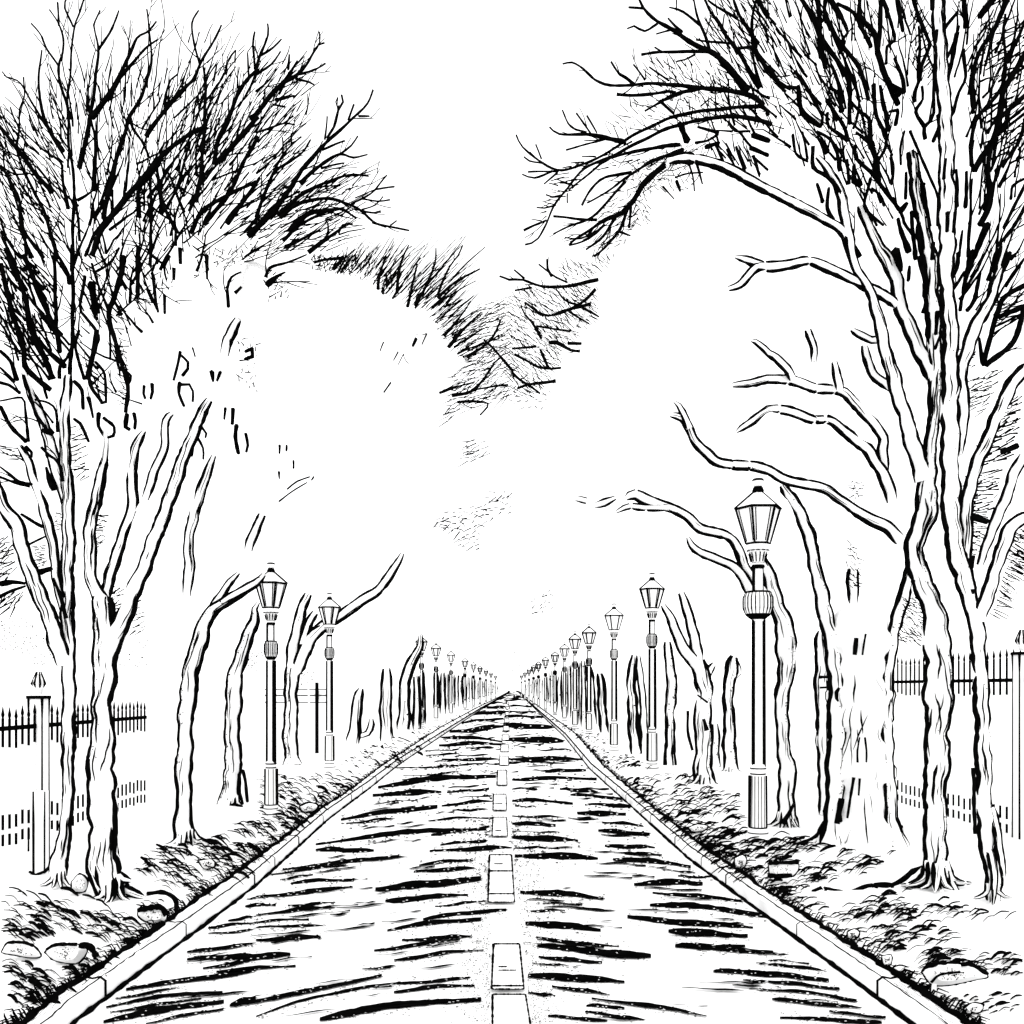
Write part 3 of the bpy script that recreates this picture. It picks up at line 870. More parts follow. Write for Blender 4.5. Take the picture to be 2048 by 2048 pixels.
hatch(t, "00 1050,1300 1500,1300 1560,1932 1050,1900", 60, 110, 30, (16, 48), (1.6, 3.4), (.2, 1.2))
hatch(t, "01 1500,0 1932,-100 1932,60 1600,100 1450,180", 55, 70, 40, (5, 18), (1.2, 2.4), (.2, .8))
hatch(t, "01 1800,620 1932,620 1932,1040 1800,960", 32, 60, 60, (4, 12), (1.2, 2.6), (.2, .8))
hatch(t, "11 60,120 200,150 260,320 90,360", 24, 50, 40, (6, 18), (1.2, 3), (.2, .8))
hatch(t, "11 400,20 700,20 560,120 420,110", 34, 40, 30, (5, 16), (1.1, 2.2), (.2, .8))

t = tree('L4', 'bare_tree', 1608, 'rough barked bare tree just left of the nearest left lamp, black hollow at its foot', 470, AV_L)
limb(t.part('trunk'), pts_w("03 1730,300,190 1745,150,130 1760,30,112|02 1760,1900,112 1760,1500,110 1790,1200,100 1850,1000,80 1920,820,62|12 -10,730,36 20,680,20"), t.Y, lw=26, bark=1.6, shade=-1, gaps=.06, specks=1.4)
branch(t, "03 1785,30 1790,150 1780,240", 30, 60)
branch(t, "03 1720,300 1770,270 1830,290", 30, 24)
branch(t, "03 1830,20 1855,120 1870,250", 26, 26)

t = tree('L5', 'bare_tree', 1529, 'forked bare tree behind the second left lamp with one long limb sweeping right', 585, AV_L)
limb(t.part('trunk'), pts_w("13 270,-30,150|12 270,1850,100 262,1600,92 268,1400,92 282,1180,105"), t.Y, lw=24, bark=1.6, shade=-1, specks=1.2)
limb(t.part('limb'), pts_w("12 270,1200,85 295,970,72 335,770,62 395,620,42"), t.Y, (0, .3), lw=24, bark=.4)
limb(t.part('limb'), pts_w("12 300,1220,85 370,1050,85 450,920,80 540,840,72 660,775,68 800,670,64 920,590,58 1000,490,52 1060,400,42 1105,310,22"), t.Y, (0, -.2), lw=26, bark=.3)
limb(t.part('limb'), pts_w("12 350,1000,50 390,860,50 450,760,40"), t.Y, (-.1, 0), lw=34)
branch(t, "12 370,930 480,860", 14, 12)
t = tree('L6', 'bare_tree', 1487, 'short thin tapering bare stem standing on the left verge past the second lamp', 705, AV_L)
limb(t.part('trunk'), pts_w("12 735,1750,100 745,1620,72 760,1480,66 785,1370,52 795,1330,26"), t.Y, lw=26, bark=1.2, shade=1)
limb(t.part('limb'), pts_w("12 770,1690,30 840,1670,34 870,1600,36 870,1560,22"), t.Y, lw=20)

def crown_fan(t, inner, outer, n, w, Y0):
    a = smooth([(x, y) for x, y, _ in parse(inner)], 6)
    b = smooth([(x, y) for x, y, _ in parse(outer)], 6)
    for k in range(n):
        u = (k + rnd.random()) / n
        p0 = a[min(len(a) - 1, int(u * len(a)))]
        v = min(1, max(0, u + rnd.gauss(0, .035)))
        p1 = b[min(len(b) - 1, int(v * len(b)))]
        f0 = abs(rnd.gauss(0, .2))
        f1 = min(1.0, f0 + rnd.uniform(.12, .8))
        q = lambda f: (p0[0] + (p1[0] - p0[0]) * f + rnd.gauss(0, 2), p0[1] + (p1[1] - p0[1]) * f + rnd.gauss(0, 2))
        ww = rnd.uniform(*w)
        if rnd.random() < .13:
            ww *= 2.2
        o = rnd.uniform(-1, 1.5)
        bough(t.crown, [q(f0), q((f0 + f1) / 2), q(f1)], t.Y, ww, ww * .5, (o, o + .3), 4, .6)

t = tree('L7', 'bare_tree', 1482, 'straight pale bare tree past the short tapering stem, fine twig crown above mid avenue', 773, AV_L)
limb(t.part('trunk'), pts_w("12 990,1740,110 985,1650,84 985,1500,74 985,1300,66 985,1180,52"), t.Y, lw=24, bark=.8)
limb(t.part('root'), pts_w("12 1010,1720,30 1080,1715,26 1180,1750,16"), t.Y, (0, -.5), lw=20)
limb(t.part('limb'), pts_w("12 985,1190,50 1000,700,50 1050,200,46|11 1150,1200,44 1250,800,40 1300,450,30"), t.Y, (0, 0), ghost=True)
limb(t.part('limb'), pts_w("12 985,1190,50 940,500,50|11 850,1400,44 800,700,40 850,200,30"), t.Y, (0, 0), ghost=True)
limb(t.part('limb'), pts_w("11 1250,800,36 1400,700,34 1500,640,26"), t.Y, (0, 0), ghost=True)
crown_fan(t, "11 560,110 700,150 850,200 930,270 1060,350 1150,390 1280,420 1350,540 1450,690 1570,790",
          "10 700,1860 850,1800 950,1790 1100,1780 1250,1800 1400,1780 1600,1790 1720,1850|11 1690,60 1740,200 1750,350 1790,450 1800,700", 330, (1.2, 2.2), 0)
for s, w0, w1 in (("11 1060,280 1080,120 1110,0|10 1150,1850", 34, 12), ("11 1140,380 1190,180 1215,60", 26, 14), ("11 1200,360 1290,210 1350,60 1355,-60", 30, 12), ("11 1370,290 1460,80 1520,0|10 1560,1850", 24, 12),
                  ("11 1370,320 1500,200 1690,95", 24, 14), ("11 1420,600 1500,510 1620,340", 26, 12), ("11 1450,690 1560,560 1700,420", 32, 12), ("11 1590,760 1720,680 1790,600 1850,480", 30, 14),
                  ("11 920,250 930,160 980,0", 34, 12), ("11 985,230 980,130", 26, 14), ("11 960,280 960,240", 26, 20), ("11 1210,620 1185,680", 26, 22), ("11 1285,585 1250,670", 12, 10), ("11 965,650 935,720", 14, 8), ("11 1070,720 1035,790", 14, 8), ("11 1115,740 1070,820", 10, 8), ("11 1015,955 965,1030", 16, 14)):
    branch(t, s, w0, w1, off=(-1.2, -1.0), grow=.5, up=70, ln=(14, 34))
hatch(t, "11 400,0 700,0 900,180 850,200 700,150 480,120", 60, 75, 30, (6, 18), (1.1, 2.1), (-.5, .8))

t = tree('L8', 'bare_tree', 1459, 'bare tree curving up to the first of the crowded far lamps on the left', 809, AV_L)
limb(t.part('trunk'), pts_w("12 1120,1660,90 1120,1500,72 1122,1350,68 1150,1200,60 1200,1080,50 1240,1010,36 1245,930,26"), t.Y, lw=26, bark=1.4, specks=1)

FAR_L = [(1215, 1640, 1240, 46), (1260, 1600, 1210, 30), (1360, 1480, 1210, 34), (1410, 1525, 1215, 34), (1455, 1490, 1220, 24), (1485, 1480, 1225, 28), (1540, 1455, 1235, 28), (1575, 1450, 1200, 22), (1618, 1425, 1250, 22), (1642, 1420, 1250, 18), (1665, 1412, 1255, 14), (1687, 1408, 1260, 14), (1716, 1400, 1270, 13), (1748, 1390, 1275, 12), (1780, 1382, 1285, 10), (1440, 1500, 1225, 22), (1515, 1470, 1230, 22), (1600, 1435, 1245, 18), (1702, 1404, 1262, 13), (1733, 1395, 1270, 12), (1765, 1388, 1280, 11), (1800, 1378, 1290, 10), (1822, 1372, 1298, 9)]
ORD = ['first', 'second', 'third', 'fourth', 'fifth', 'sixth', 'seventh', 'eighth', 'ninth', 'tenth', 'eleventh', 'twelfth', 'thirteenth', 'fourteenth', 'fifteenth', 'sixteenth', 'seventeenth', 'eighteenth', 'nineteenth', 'twentieth', 'twenty-first', 'twenty-second', 'twenty-third', 'twenty-fourth']
FAR_L.sort(key=lambda q: -q[1])
for i, (px, pb, pt, w) in enumerate(FAR_L):
    key = 'LF%d' % i
    t = tree(key, 'pollard_tree', 1024 + pb * S, '%s small dark pollard trunk from the near end, among the far left lamps' % ORD[i], 512 + px * S, 'far pollard trunks on the left')
    limb(t.part('trunk'), pts_w("12 %d,%d,%d %d,%d,%d %d,%d,%d %d,%d,%d" % (px, pb, w * 1.25, px + 1, pb - (pb - pt) * .35, w, px + rnd.uniform(-3, 3), pb - (pb - pt) * .7, w * .95, px + rnd.uniform(-6, 6), pt, w * .8)), t.Y, lw=max(12, w * .6), bark=1.2, shade=1, wob=.5, sides=7, specks=.8)
    limb(t.part('limb'), pts_w("12 %d,%d,%d %d,%d,%d" % (px, pt + 12, w * .5, px + w * .5, pt - 22, w * .25)), t.Y, lw=w * .3, sides=6, gaps=.3)

# ---------------- right side
t = tree('R1', 'bare_tree', 1772, 'great gnarled bare tree with a twisted neck, long limbs reaching left over the right verge', 1868, AV_R)
tr = t.part('trunk')
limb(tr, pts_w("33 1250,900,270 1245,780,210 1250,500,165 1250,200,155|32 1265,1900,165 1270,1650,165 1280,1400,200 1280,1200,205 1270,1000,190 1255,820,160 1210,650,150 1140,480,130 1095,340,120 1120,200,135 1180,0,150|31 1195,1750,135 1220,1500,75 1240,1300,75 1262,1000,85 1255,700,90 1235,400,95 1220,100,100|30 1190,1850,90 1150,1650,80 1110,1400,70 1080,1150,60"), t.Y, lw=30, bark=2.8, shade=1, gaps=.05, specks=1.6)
for s in ("33 1180,780,110 1060,860,90 940,915,80 780,915,70 600,960,50 400,930,60 335,980,45 335,1050,26", "33 1200,850,60 1130,950,60 1050,1020,50 930,1060,30 890,1100,15", "33 1290,850,40 1310,930,30", "33 1340,800,50 1400,900,45 1450,990,30"):
    limb(t.part('root'), pts_w(s), t.Y, (0, -.2), lw=36, bark=.6)
limb(t.part('limb'), pts_w("31 1170,1700,120 1060,1320,95 965,1000,88 880,700,80 820,430,66 770,270,55 660,80,50|30 600,1750,60 550,1480,56 460,1290,44 370,1180,30"), t.Y, (0, -.2), lw=27, bark=.35, gaps=.05)
limb(t.part('limb'), pts_w("31 1240,950,80 1190,820,110 1090,620,95 1000,400,90 960,200,90 890,20,85|30 830,1870,70 760,1720,60 700,1560,46"), t.Y, (0, .3), lw=27, bark=.4, gaps=.05)
limb(t.part('limb'), pts_w("32 980,210,95 890,110,80 760,50,70 640,-20,62|31 560,1850,60 420,1755,62 280,1725,60 130,1690,62 0,1620,62|21 1800,1585,62 1640,1575,60 1530,1545,58 1440,1460,58 1370,1380,46 1330,1290,50 1270,1220,52 1190,1200,28"), t.Y, (0, -.7), lw=26, bark=.3, gaps=.04)
limb(t.part('limb'), pts_w("21 1340,1300,44 1290,1180,42 1260,1130,34 1220,1095,14"), t.Y, (-.68, -.7), lw=24)
limb(t.part('limb'), pts_w("31 930,1850,80 880,1680,85 800,1560,76 740,1460,74 640,1380,64 540,1300,62 450,1240,58 330,1235,54 220,1190,54 100,1160,56 0,1160,50|21 1900,1180,44 1820,1240,46 1730,1300,36 1690,1330,14"), t.Y, (0, -.5), lw=26, bark=.3)
limb(t.part('limb'), pts_w("31 870,1640,66 862,1450,64 860,1370,66 770,1240,66 660,1120,62 540,1020,62 350,1000,62 200,945,60 60,930,56|21 1932,930,54 1800,960,48 1660,975,26"), t.Y, (0, -.6), lw=26, bark=.3)
limb(t.part('limb'), pts_w("31 540,1010,50 520,920,50 500,800,34"), t.Y, (-.4, -.4), lw=24)
limb(t.part('limb'), pts_w("31 185,930,50 140,850,50 60,770,50 0,735,45|21 1900,700,40 1830,645,30 1800,640,10"), t.Y, (-.5, -.6), lw=24)
limb(t.part('limb'), pts_w("31 960,370,60 860,300,66 700,215,62 540,135,58 400,70,60 290,38,54 140,70,60 0,85,62|21 1850,65,55 1760,30,44 1680,5,20"), t.Y, (0, -.4), lw=26)
limb(t.part('limb'), pts_w("31 -30,80,50|21 1840,90,50 1780,150,50 1720,220,44 1630,250,30"), t.Y, (-.4, -.45), lw=24)
limb(t.part('limb'), pts_w("31 870,620,60 790,640,46 700,600,46 640,560,30"), t.Y, (0, .2), lw=24)
limb(t.part('limb'), pts_w("31 930,1000,60 800,900,50 740,760,52 725,680,40"), t.Y, (.1, .2), lw=26)
limb(t.part('limb'), pts_w("31 640,30,56|30 560,1750,60 430,1665,60 230,1555,62 0,1440,64|20 1720,1325,66 1520,1235,64 1300,1195,58 1180,1215,44"), t.Y, (-.1, -.5), lw=25, bark=.3)
limb(t.part('limb'), pts_w("31 340,800,44 345,700,44 300,560,40"), t.Y, (0, 0), lw=26)
limb(t.part('limb'), pts_w("32 640,690,60 640,560,70 640,430,60"), t.Y, (2.5, 2.5), lw=26, gaps=.02)
for s, w0, w1, gr in (
    ("20 1900,800 1840,740 1680,690 1400,660 1100,630 900,640 740,645 660,620 600,580 540,520 450,470 380,480", 40, 14, .5),
    ("20 1932,870 1880,805 1600,820 1300,860 1100,930 900,1030 800,1100 650,1190 450,1270 340,1280 230,1230 80,1110 35,1020", 30, 16, .45),
    ("20 1960,940 1800,890 1600,880 1400,910 1200,960 1000,1050 750,1180 550,1270 400,1440 310,1570 250,1700 200,1800 150,1835 100,1845", 34, 16, .5),
    ("20 1290,1130 1050,1220 850,1350 650,1490 570,1530", 32, 15, .5),
    ("20 1150,1240 1050,1330 980,1400 950,1460 830,1600 700,1660 500,1790 430,1850", 56, 18, .6),
    ("20 1270,1090 1100,1110 950,1140 740,1190 620,1280 430,1430", 32, 14, .5),
    ("20 1780,690 1560,430 1400,350 1250,250 1100,160 1000,70 950,-20", 56, 18, .4),
    ("20 1500,390 1400,390 1250,390 1100,395 980,410", 26, 20, .3), ("20 1130,390 1075,355", 14, 12, 0),
    ("20 1380,410 1300,450 1240,465", 18, 14, 0), ("20 1100,180 1000,235 920,195 870,215", 20, 14, 0), ("20 990,65 885,55", 20, 16, 0), ("20 1200,225 1090,258", 18, 14, 0), ("20 1280,240 1230,200 1180,140", 20, 14, 0),
    ("20 1490,370 1460,280 1420,180 1390,80 1365,-20", 28, 16, .3), ("20 1420,190 1290,90 1190,55", 22, 13, 0), ("20 1240,75 1238,0", 13, 12, 0),
    ("20 1740,440 1640,300 1560,180 1500,90 1455,-20", 34, 18, .4), ("20 1650,330 1500,315 1390,300", 20, 14, .2), ("20 1590,220 1605,110", 16, 12, 0),
    ("20 1850,330 1780,220 1720,120 1670,0", 40, 22, .4), ("20 1870,650 1780,520 1730,430", 46, 24, .3), ("20 1932,540 1860,420 1830,350", 44, 26, .3), ("20 1700,140 1560,60 1480,0", 24, 16, .3),
    ("20 1820,330 1810,180 1840,0", 34, 18, .2), ("20 1870,640 1830,500 1815,380", 30, 18, .2), ("20 1932,120 1850,0", 40, 34, .2), ("20 1690,370 1850,350", 22, 30, 0),
    ("20 790,710 950,720 1180,690 1240,700", 26, 24, .4), ("20 1400,670 1240,710 1120,770 1000,840", 34, 15, .4), ("20 1120,760 1220,860", 26, 24, 0),
    ("20 860,1075 750,1050 680,1030 560,1015 360,1010 285,960", 40, 14, .6), ("20 560,1000 450,960 380,830", 18, 14, .2), ("20 600,1010 540,930 485,855", 18, 16, .1), ("20 640,1000 565,875", 16, 14, 0),
    ("20 700,1050 560,1090 410,1130", 16, 14, .2), ("20 920,640 860,590 810,560 750,465", 28, 15, .2), ("20 1000,600 920,490", 16, 13, .2), ("20 1180,610 1100,550 1040,505", 18, 12, .2),
    ("20 340,1300 240,1390", 18, 14, 0), ("20 350,1290 125,1298", 16, 14, 0), ("20 300,1290 170,1345 80,1315", 20, 14, 0), ("20 240,1230 130,1215 90,1185", 16, 14, 0), ("20 220,1200 180,1090", 16, 14, 0),
    ("20 370,1470 300,1485 255,1470", 16, 14, 0), ("20 330,1550 240,1570 185,1565", 16, 12, 0), ("20 260,1660 165,1700 90,1740", 18, 20, .2), ("20 420,1460 420,1530", 14, 14, 0),
    ("20 850,1370 740,1500 600,1640 450,1700 310,1765", 26, 14, .6), ("20 640,1660 480,1650 310,1630", 24, 18, .5), ("20 700,1690 560,1810 430,1850", 26, 14, .4), ("20 780,1640 690,1780 560,1880", 30, 16, .5),
    ("20 870,1590 800,1750 700,1870 620,1932", 28, 20, .5), ("20 900,1560 880,1720", 24, 20, .2), ("20 800,1745 890,1780", 20, 14, 0), ("20 900,1300 700,1340 600,1420 530,1550", 26, 18, .4), ("20 640,1740 520,1800 400,1790", 18, 12, .3),
    ("20 1320,1060 1270,930", 54, 40, .1), ("20 1380,1080 1480,1060 1560,1010", 20, 22, .2), ("20 1560,1000 1400,960", 24, 20, .3), ("20 1800,990 1680,990 1630,930", 18, 16, .2),
    ("20 1320,1180 1360,1320 1375,1440", 20, 14, .2), ("20 1390,1230 1440,1390", 24, 12, .2), ("20 1240,1370 1270,1440", 30, 22, 0), ("20 1140,1410 1220,1500", 18, 10, 0), ("20 1230,1340 1330,1310 1440,1300", 18, 12, 0),
    ("20 1470,1110 1560,1080", 36, 24, 0), ("20 1540,1100 1600,1230", 26, 20, 0), ("20 1620,1130 1680,1250", 24, 16, 0), ("20 1690,1110 1760,1290", 24, 22, 0), ("20 1820,1180 1870,1330", 30, 20, 0), ("20 1800,1120 1932,1170", 34, 30, 0), ("20 1820,1020 1932,1060", 40, 40, 0), ("20 1810,1180 1932,1280", 16, 22, 0),
):
    branch(t, s, w0, w1, grow=gr * .9, up=rad(1640, 420), ln=(22, 62))
hatch(t, "20 620,1650 850,1350 1150,1100 1560,1060 1300,1300 1000,1450 950,1700 850,1850 600,1932", 190, 215, 22, (7, 26), (1.1, 2.2), (.1, .8))
hatch(t, "20 900,1250 1300,1130 1400,1420 1050,1480 1050,1700 950,1720", 110, 130, 14, (6, 18), (1.0, 1.9), (.1, .8))
hatch(t, "20 1000,640 1700,640 1900,900 1300,960 900,1030 700,1050 800,900", 130, 135, 22, (8, 26), (1.2, 2.4), (.1, .8))
hatch(t, "20 1000,480 1500,480 1700,640 1000,620", 46, 120, 14, (12, 28), (1.3, 2.6), (.1, .6))
hatch(t, "20 400,1270 900,1050 1000,1200 600,1300 400,1500 200,1700", 60, 190, 20, (10, 30), (1.5, 3), (.1, .6))

# upper right boughs
UP = (
    ("30 0,500 100,640 240,660", 44, 24, .2), ("30 230,650 240,800 290,890 400,950", 36, 34, .1), ("30 405,940 410,890 350,760 280,640 200,540", 26, 26, .3),
    ("30 620,930 610,620 550,500 410,300 330,130 250,-20", 38, 34, .5), ("30 430,510 400,350 390,200 380,-20", 42, 40, .4), ("30 755,750 700,530 600,400 500,250 430,120 440,-20", 36, 34, .5),
    ("30 560,300 600,250 570,150 470,-10", 26, 40, .3), ("30 775,350 700,200 650,100 520,30", 34, 26, .3), ("30 985,790 930,680 880,560 830,400 800,250 700,130 690,-20", 46, 34, .5),
    ("30 830,390 850,150 855,-10", 46, 32, .2), ("30 890,480 900,350 960,300 930,180 860,-10", 24, 26, .3), ("30 1015,230 1000,150 975,-10", 32, 30, .1), ("30 1025,700 1020,600 950,440", 34, 24, .1), ("30 985,700 930,650 910,600", 60, 40, 0),
    ("30 1110,770 1110,700 1140,600 1160,500 1220,350 1200,280 1150,150 1090,-20", 32, 30, .4), ("30 1140,570 1145,300 1140,200", 26, 18, .3), ("30 1190,1050 1180,960 1250,850 1245,520", 34, 18, .1), ("30 1180,960 1115,850 1170,750 1160,650", 34, 20, .1), ("30 1245,1065 1290,950 1280,870", 30, 22, 0),
    ("30 1380,1360 1390,1150 1370,900 1400,850 1440,700 1490,580 1475,370", 28, 28, .2), ("30 1490,200 1480,-10", 42, 38, .1), ("30 1350,780 1360,600 1400,400 1430,250", 30, 40, .3), ("30 1305,620 1310,520 1380,380 1440,200", 26, 24, .3), ("30 1300,500 1305,350 1330,220 1430,90", 28, 28, .3),
    ("30 1600,120 1710,-20", 46, 60, .1), ("30 1550,860 1540,650 1560,500 1620,350 1720,200 1810,-20", 28, 44, .5), ("30 1540,1250 1530,1100 1560,950 1590,870 1740,700 1780,600 1800,430 1870,330 1950,120", 38, 26, .5),
    ("30 1560,1280 1700,1050 1750,900 1770,700 1830,600 1950,380", 56, 44, .4), ("30 1770,600 1790,450 1780,250 1790,100", 24, 22, .2), ("30 1760,880 1950,710", 40, 44, .1), ("30 1740,970 1950,800", 24, 30, .1), ("30 1740,1020 1950,840", 24, 24, .1),
    ("30 1600,1700 1670,1560 1670,1400 1660,1300 1690,1070", 60, 30, .2), ("30 1720,1290 1880,1100 1950,860", 30, 30, .2), ("30 1745,1420 1830,1220", 34, 18, .1), ("30 1780,1720 1840,1600 1950,1370", 30, 32, .1), ("30 1730,1850 1850,1720 1950,1540", 30, 34, .1), ("30 1830,1500 1850,1400 1932,1350", 24, 20, .1),
    ("30 1510,1940 1530,1570 1540,1350", 32, 16, 0), ("30 1560,1940 1650,1700", 44, 60, 0), ("30 1440,1940 1470,1740", 26, 20, 0), ("30 1700,1240 1730,1040", 30, 26, 0), ("30 1430,1560 1425,1400 1420,1280", 30, 24, 0), ("30 1490,1560 1500,1300", 32, 26, 0),
    ("30 600,1060 560,930 440,760", 30, 30, .2), ("30 600,1065 460,950 450,850", 26, 26, .2), ("30 560,840 530,700 450,660", 34, 20, .2), ("30 780,1100 760,900 700,850 610,750", 46, 22, .2), ("30 830,1210 890,1100 880,1000 810,850 800,640", 24, 34, .1), ("30 915,980 890,880 850,650", 34, 26, .1), ("30 960,940 980,830 920,840", 34, 24, 0),
    ("30 810,1310 790,1110 670,1000", 42, 24, .1), ("30 1100,1780 1030,1680 1000,1600 800,1330 670,1200 660,1100", 28, 30, 0), ("30 840,1370 825,1180", 40, 24, 0), ("30 930,1390 945,1280 930,1170", 26, 24, 0), ("30 870,1700 800,1640 730,1560 770,1350", 20, 30, .1), ("30 445,1150 390,1050", 44, 30, 0), ("30 545,1290 520,1150 470,1050 370,990", 34, 20, .1),
    ("30 300,1220 210,1160 190,1020", 20, 28, .1), ("30 300,1200 260,1000", 24, 20, 0), ("30 700,1940 620,1800 600,1600 540,1450 450,1330 340,1260 340,1100", 34, 32, .1), ("30 490,1660 450,1580 460,1420", 34, 26, 0), ("30 410,1520 370,1390", 34, 26, 0), ("30 690,1390 650,1370 650,1250", 50, 30, 0), ("30 610,1390 600,1200", 30, 26, 0),
    ("30 1100,1450 1110,1250 1090,1130", 30, 22, .1), ("30 1000,1240 1000,1130 1030,990", 20, 22, .1), ("30 1280,1700 1280,1500 1220,1330 1150,1180 1075,990", 20, 24, 0), ("30 1215,1710 1180,1450 1130,1300", 36, 24, 0), ("30 1040,1500 1040,1300", 28, 22, 0),
    ("30 1130,1480 1180,1390", 24, 30, 0), ("30 1000,1590 1040,1540", 50, 40, 0), ("30 1060,1900 1010,1750 980,1650", 50, 26, 0), ("30 1110,1950 1100,1800 1080,1600", 40, 26, 0), ("30 1180,1950 1170,1800 1120,1640", 26, 24, 0),
    ("30 880,1550 850,1480 780,1420", 30, 18, 0), ("30 940,1500 990,1580", 30, 30, 0), ("30 640,600 690,760 670,900 640,970", 20, 24, .2), ("30 480,500 540,650 550,840", 26, 40, .3),
    ("31 960,-40 1000,100 980,60", 60, 44, 0), ("31 1060,180 1070,80", 34, 26, 0), ("31 1170,430 1190,380 1185,200 1140,0", 30, 40, 0), ("31 1270,290 1250,100 1240,-60", 50, 34, 0), ("31 1340,260 1310,0", 36, 26, 0), ("31 1340,250 1420,100 1440,-20", 30, 34, 0), ("31 1395,260 1480,120", 26, 22, .1), ("31 1475,280 1500,150 1545,-30", 30, 66, .2),
    ("31 1210,690 1205,430", 36, 34, 0), ("31 1265,590 1275,420", 28, 34, 0), ("31 1260,700 1320,560", 28, 18, 0), ("31 1450,410 1470,300 1600,60", 30, 22, .3), ("31 1500,410 1560,330 1600,130", 40, 26, .2), ("31 1660,190 1720,-20", 34, 30, .1), ("31 1700,210 1790,90 1820,-20", 34, 34, .1),
    ("31 1630,820 1680,600 1740,420 1780,310 1940,220", 40, 42, .3), ("31 1740,460 1940,380", 34, 46, .1), ("31 1700,540 1930,430", 20, 22, 0), ("31 1700,590 1910,450", 16, 16, 0), ("31 1650,820 1800,700 1880,600 1930,390", 50, 40, .1), ("31 1620,800 1590,620", 40, 22, 0), ("31 1800,230 1860,130 1932,20", 26, 22, .4),
)
for i, (s, w0, w1, gr) in enumerate(UP):
    branch(t, s, w0, w1, grow=gr * .8, up=RR, ln=(24, 75))
shoots(t, "30 -100,0 480,0 620,600 450,650 250,640 -100,300", 34, RR, 8, (60, 170), (4, 9))
shoots(t, "30 480,100 1240,0 1240,700 900,900 700,1000 450,850", 36, RR, 9, (60, 160), (4.5, 10))
shoots(t, "30 1420,100 1932,0 1932,1300 1560,1500 1500,700", 60, RR, 9, (70, 190), (4.5, 10))
shoots(t, "20 1380,640 1932,620|30 0,560 420,640 560,1000 300,1150 0,1050|20 1932,1000 1500,980", 44, lambda x, y: 125, 22, (40, 110), (5, 10))
hatch(t, "20 1200,680 1932,640|30 300,700 300,1000 0,1020|20 1500,980 1200,900", 80, 120, 26, (12, 34), (1.5, 2.8), (.1, .8))
hatch(t, "20 1480,1100 1760,1120 1900,1330 1700,1250 1540,1200", 22, 115, 10, (20, 40), (1.8, 3.4), (.05, .4))
shoots(t, "20 1500,0 1932,0 1932,620 1750,600 1600,400", 26, RR, 8, (60, 150), (4, 8))
shoots(t, "30 350,1000 900,1000 1000,1500 800,1650 560,1300", 34, RR, 8, (40, 100), (5, 10))
shoots(t, "31 1500,-100 1932,-300 1932,300 1700,500", 22, RR, 8, (60, 150), (5, 11))
hatch(t, "30 1540,200 1932,100 1932,1300 1600,1200", 70, 35, 10, (24, 60), (2, 4), (.1, 1.0))
hatch(t, "30 0,0 480,0 620,600 450,650 250,640 0,480", 70, RR, 9, (14, 44), (1.5, 3.2), (.1, 1.0))
hatch(t, "30 480,100 1100,0 1150,500 900,550 700,900 450,850", 46, RR, 10, (16, 50), (1.5, 3.0), (.1, 1.0))
hatch(t, "20 1450,0 1932,0 1932,620 1750,600 1550,400", 60, RR, 9, (16, 46), (1.4, 2.6), (.1, 1.0))
hatch(t, "30 550,850 900,900 950,1400 700,1500 550,1200", 50, 125, 30, (8, 24), (1.2, 2.6), (.1, 1.0))
hatch(t, "30 1060,100 1230,200 1200,700 1080,500", 30, 55, 16, (12, 34), (1.6, 3.2), (.1, 1.0))
hatch(t, "32 1010,640 1160,640 1160,1000 960,960 1000,760", 85, 325, 10, (8, 22), (1.2, 2.2), (1.2, 1.5))
hatch(t, "31 640,1690 730,1690 720,1820 640,1820", 16, 200, 30, (4, 14), (1.2, 2.2), (.8, 1.0))
hatch(t, "32 600,180 680,330 680,560 590,560 590,400", 34, 325, 14, (6, 16), (1.2, 2.2), (1.8, 2.3))

t = tree('R2', 'bare_tree', 1800, 'tall smooth bare tree at the right edge with a pale column of trunk', 1965, AV_R)
limb(t.part('trunk'), pts_w("33 1700,1000,110 1690,800,100 1650,560,115 1630,300,105 1620,0,110|32 1615,1750,105 1605,1400,100 1592,1150,95 1575,950,100 1535,720,110 1470,520,125 1405,270,130 1375,0,130|31 1368,1500,125 1368,1000,118 1365,500,105 1335,200,92|30 1345,1800,110 1345,1400,105 1340,1000,92 1305,500,82 1275,0,74 1270,-80,70"), t.Y, lw=27, bark=.7, shade=1, gaps=.16, specks=.5)
for s in ("33 1640,560,50 1690,680,46 1705,850,40 1690,1020,30", "33 1680,300,50 1730,500,46 1760,700,40 1780,820,20"):
    limb(t.part('root'), pts_w(s), t.Y, (0, -.15), lw=33, bark=.4)
limb(t.part('limb'), pts_w("32 1590,820,100 1640,640,95 1710,440,90 1770,250,90 1830,120,85 1930,50,80 2010,40,60"), t.Y, (0, -.2), lw=27, bark=.2, gaps=.04)
limb(t.part('limb'), pts_w("32 1520,650,80 1490,450,70 1490,200,75 1490,0,80|31 1510,1780,85 1570,1580,85 1650,1380,85 1740,1180,85 1820,1000,80 1950,840,70"), t.Y, (0, .2), lw=30, bark=.4, gaps=.04)
limb(t.part('limb'), pts_w("31 1430,1500,50 1470,1250,72 1460,1050,76 1460,850,80 1520,640,85 1610,440,80 1690,290,60|30 1780,1850,50"), t.Y, (0, .4), lw=26, bark=.3)
limb(t.part('limb'), pts_w("31 1932,1500,60 1850,1650,70 1780,1850,70|32 1660,200,60 1600,400,40"), t.Y, (.2, .5), lw=24)
hatch(t, "31 1560,900 1780,850 1640,1180 1540,1150", 38, 205, 10, (10, 26), (1.3, 2.6), (.7, 1))
hatch(t, "31 1720,1250 1932,1000 1880,1500 1640,1600", 60, 205, 10, (14, 36), (1.6, 3.4), (.7, 1))
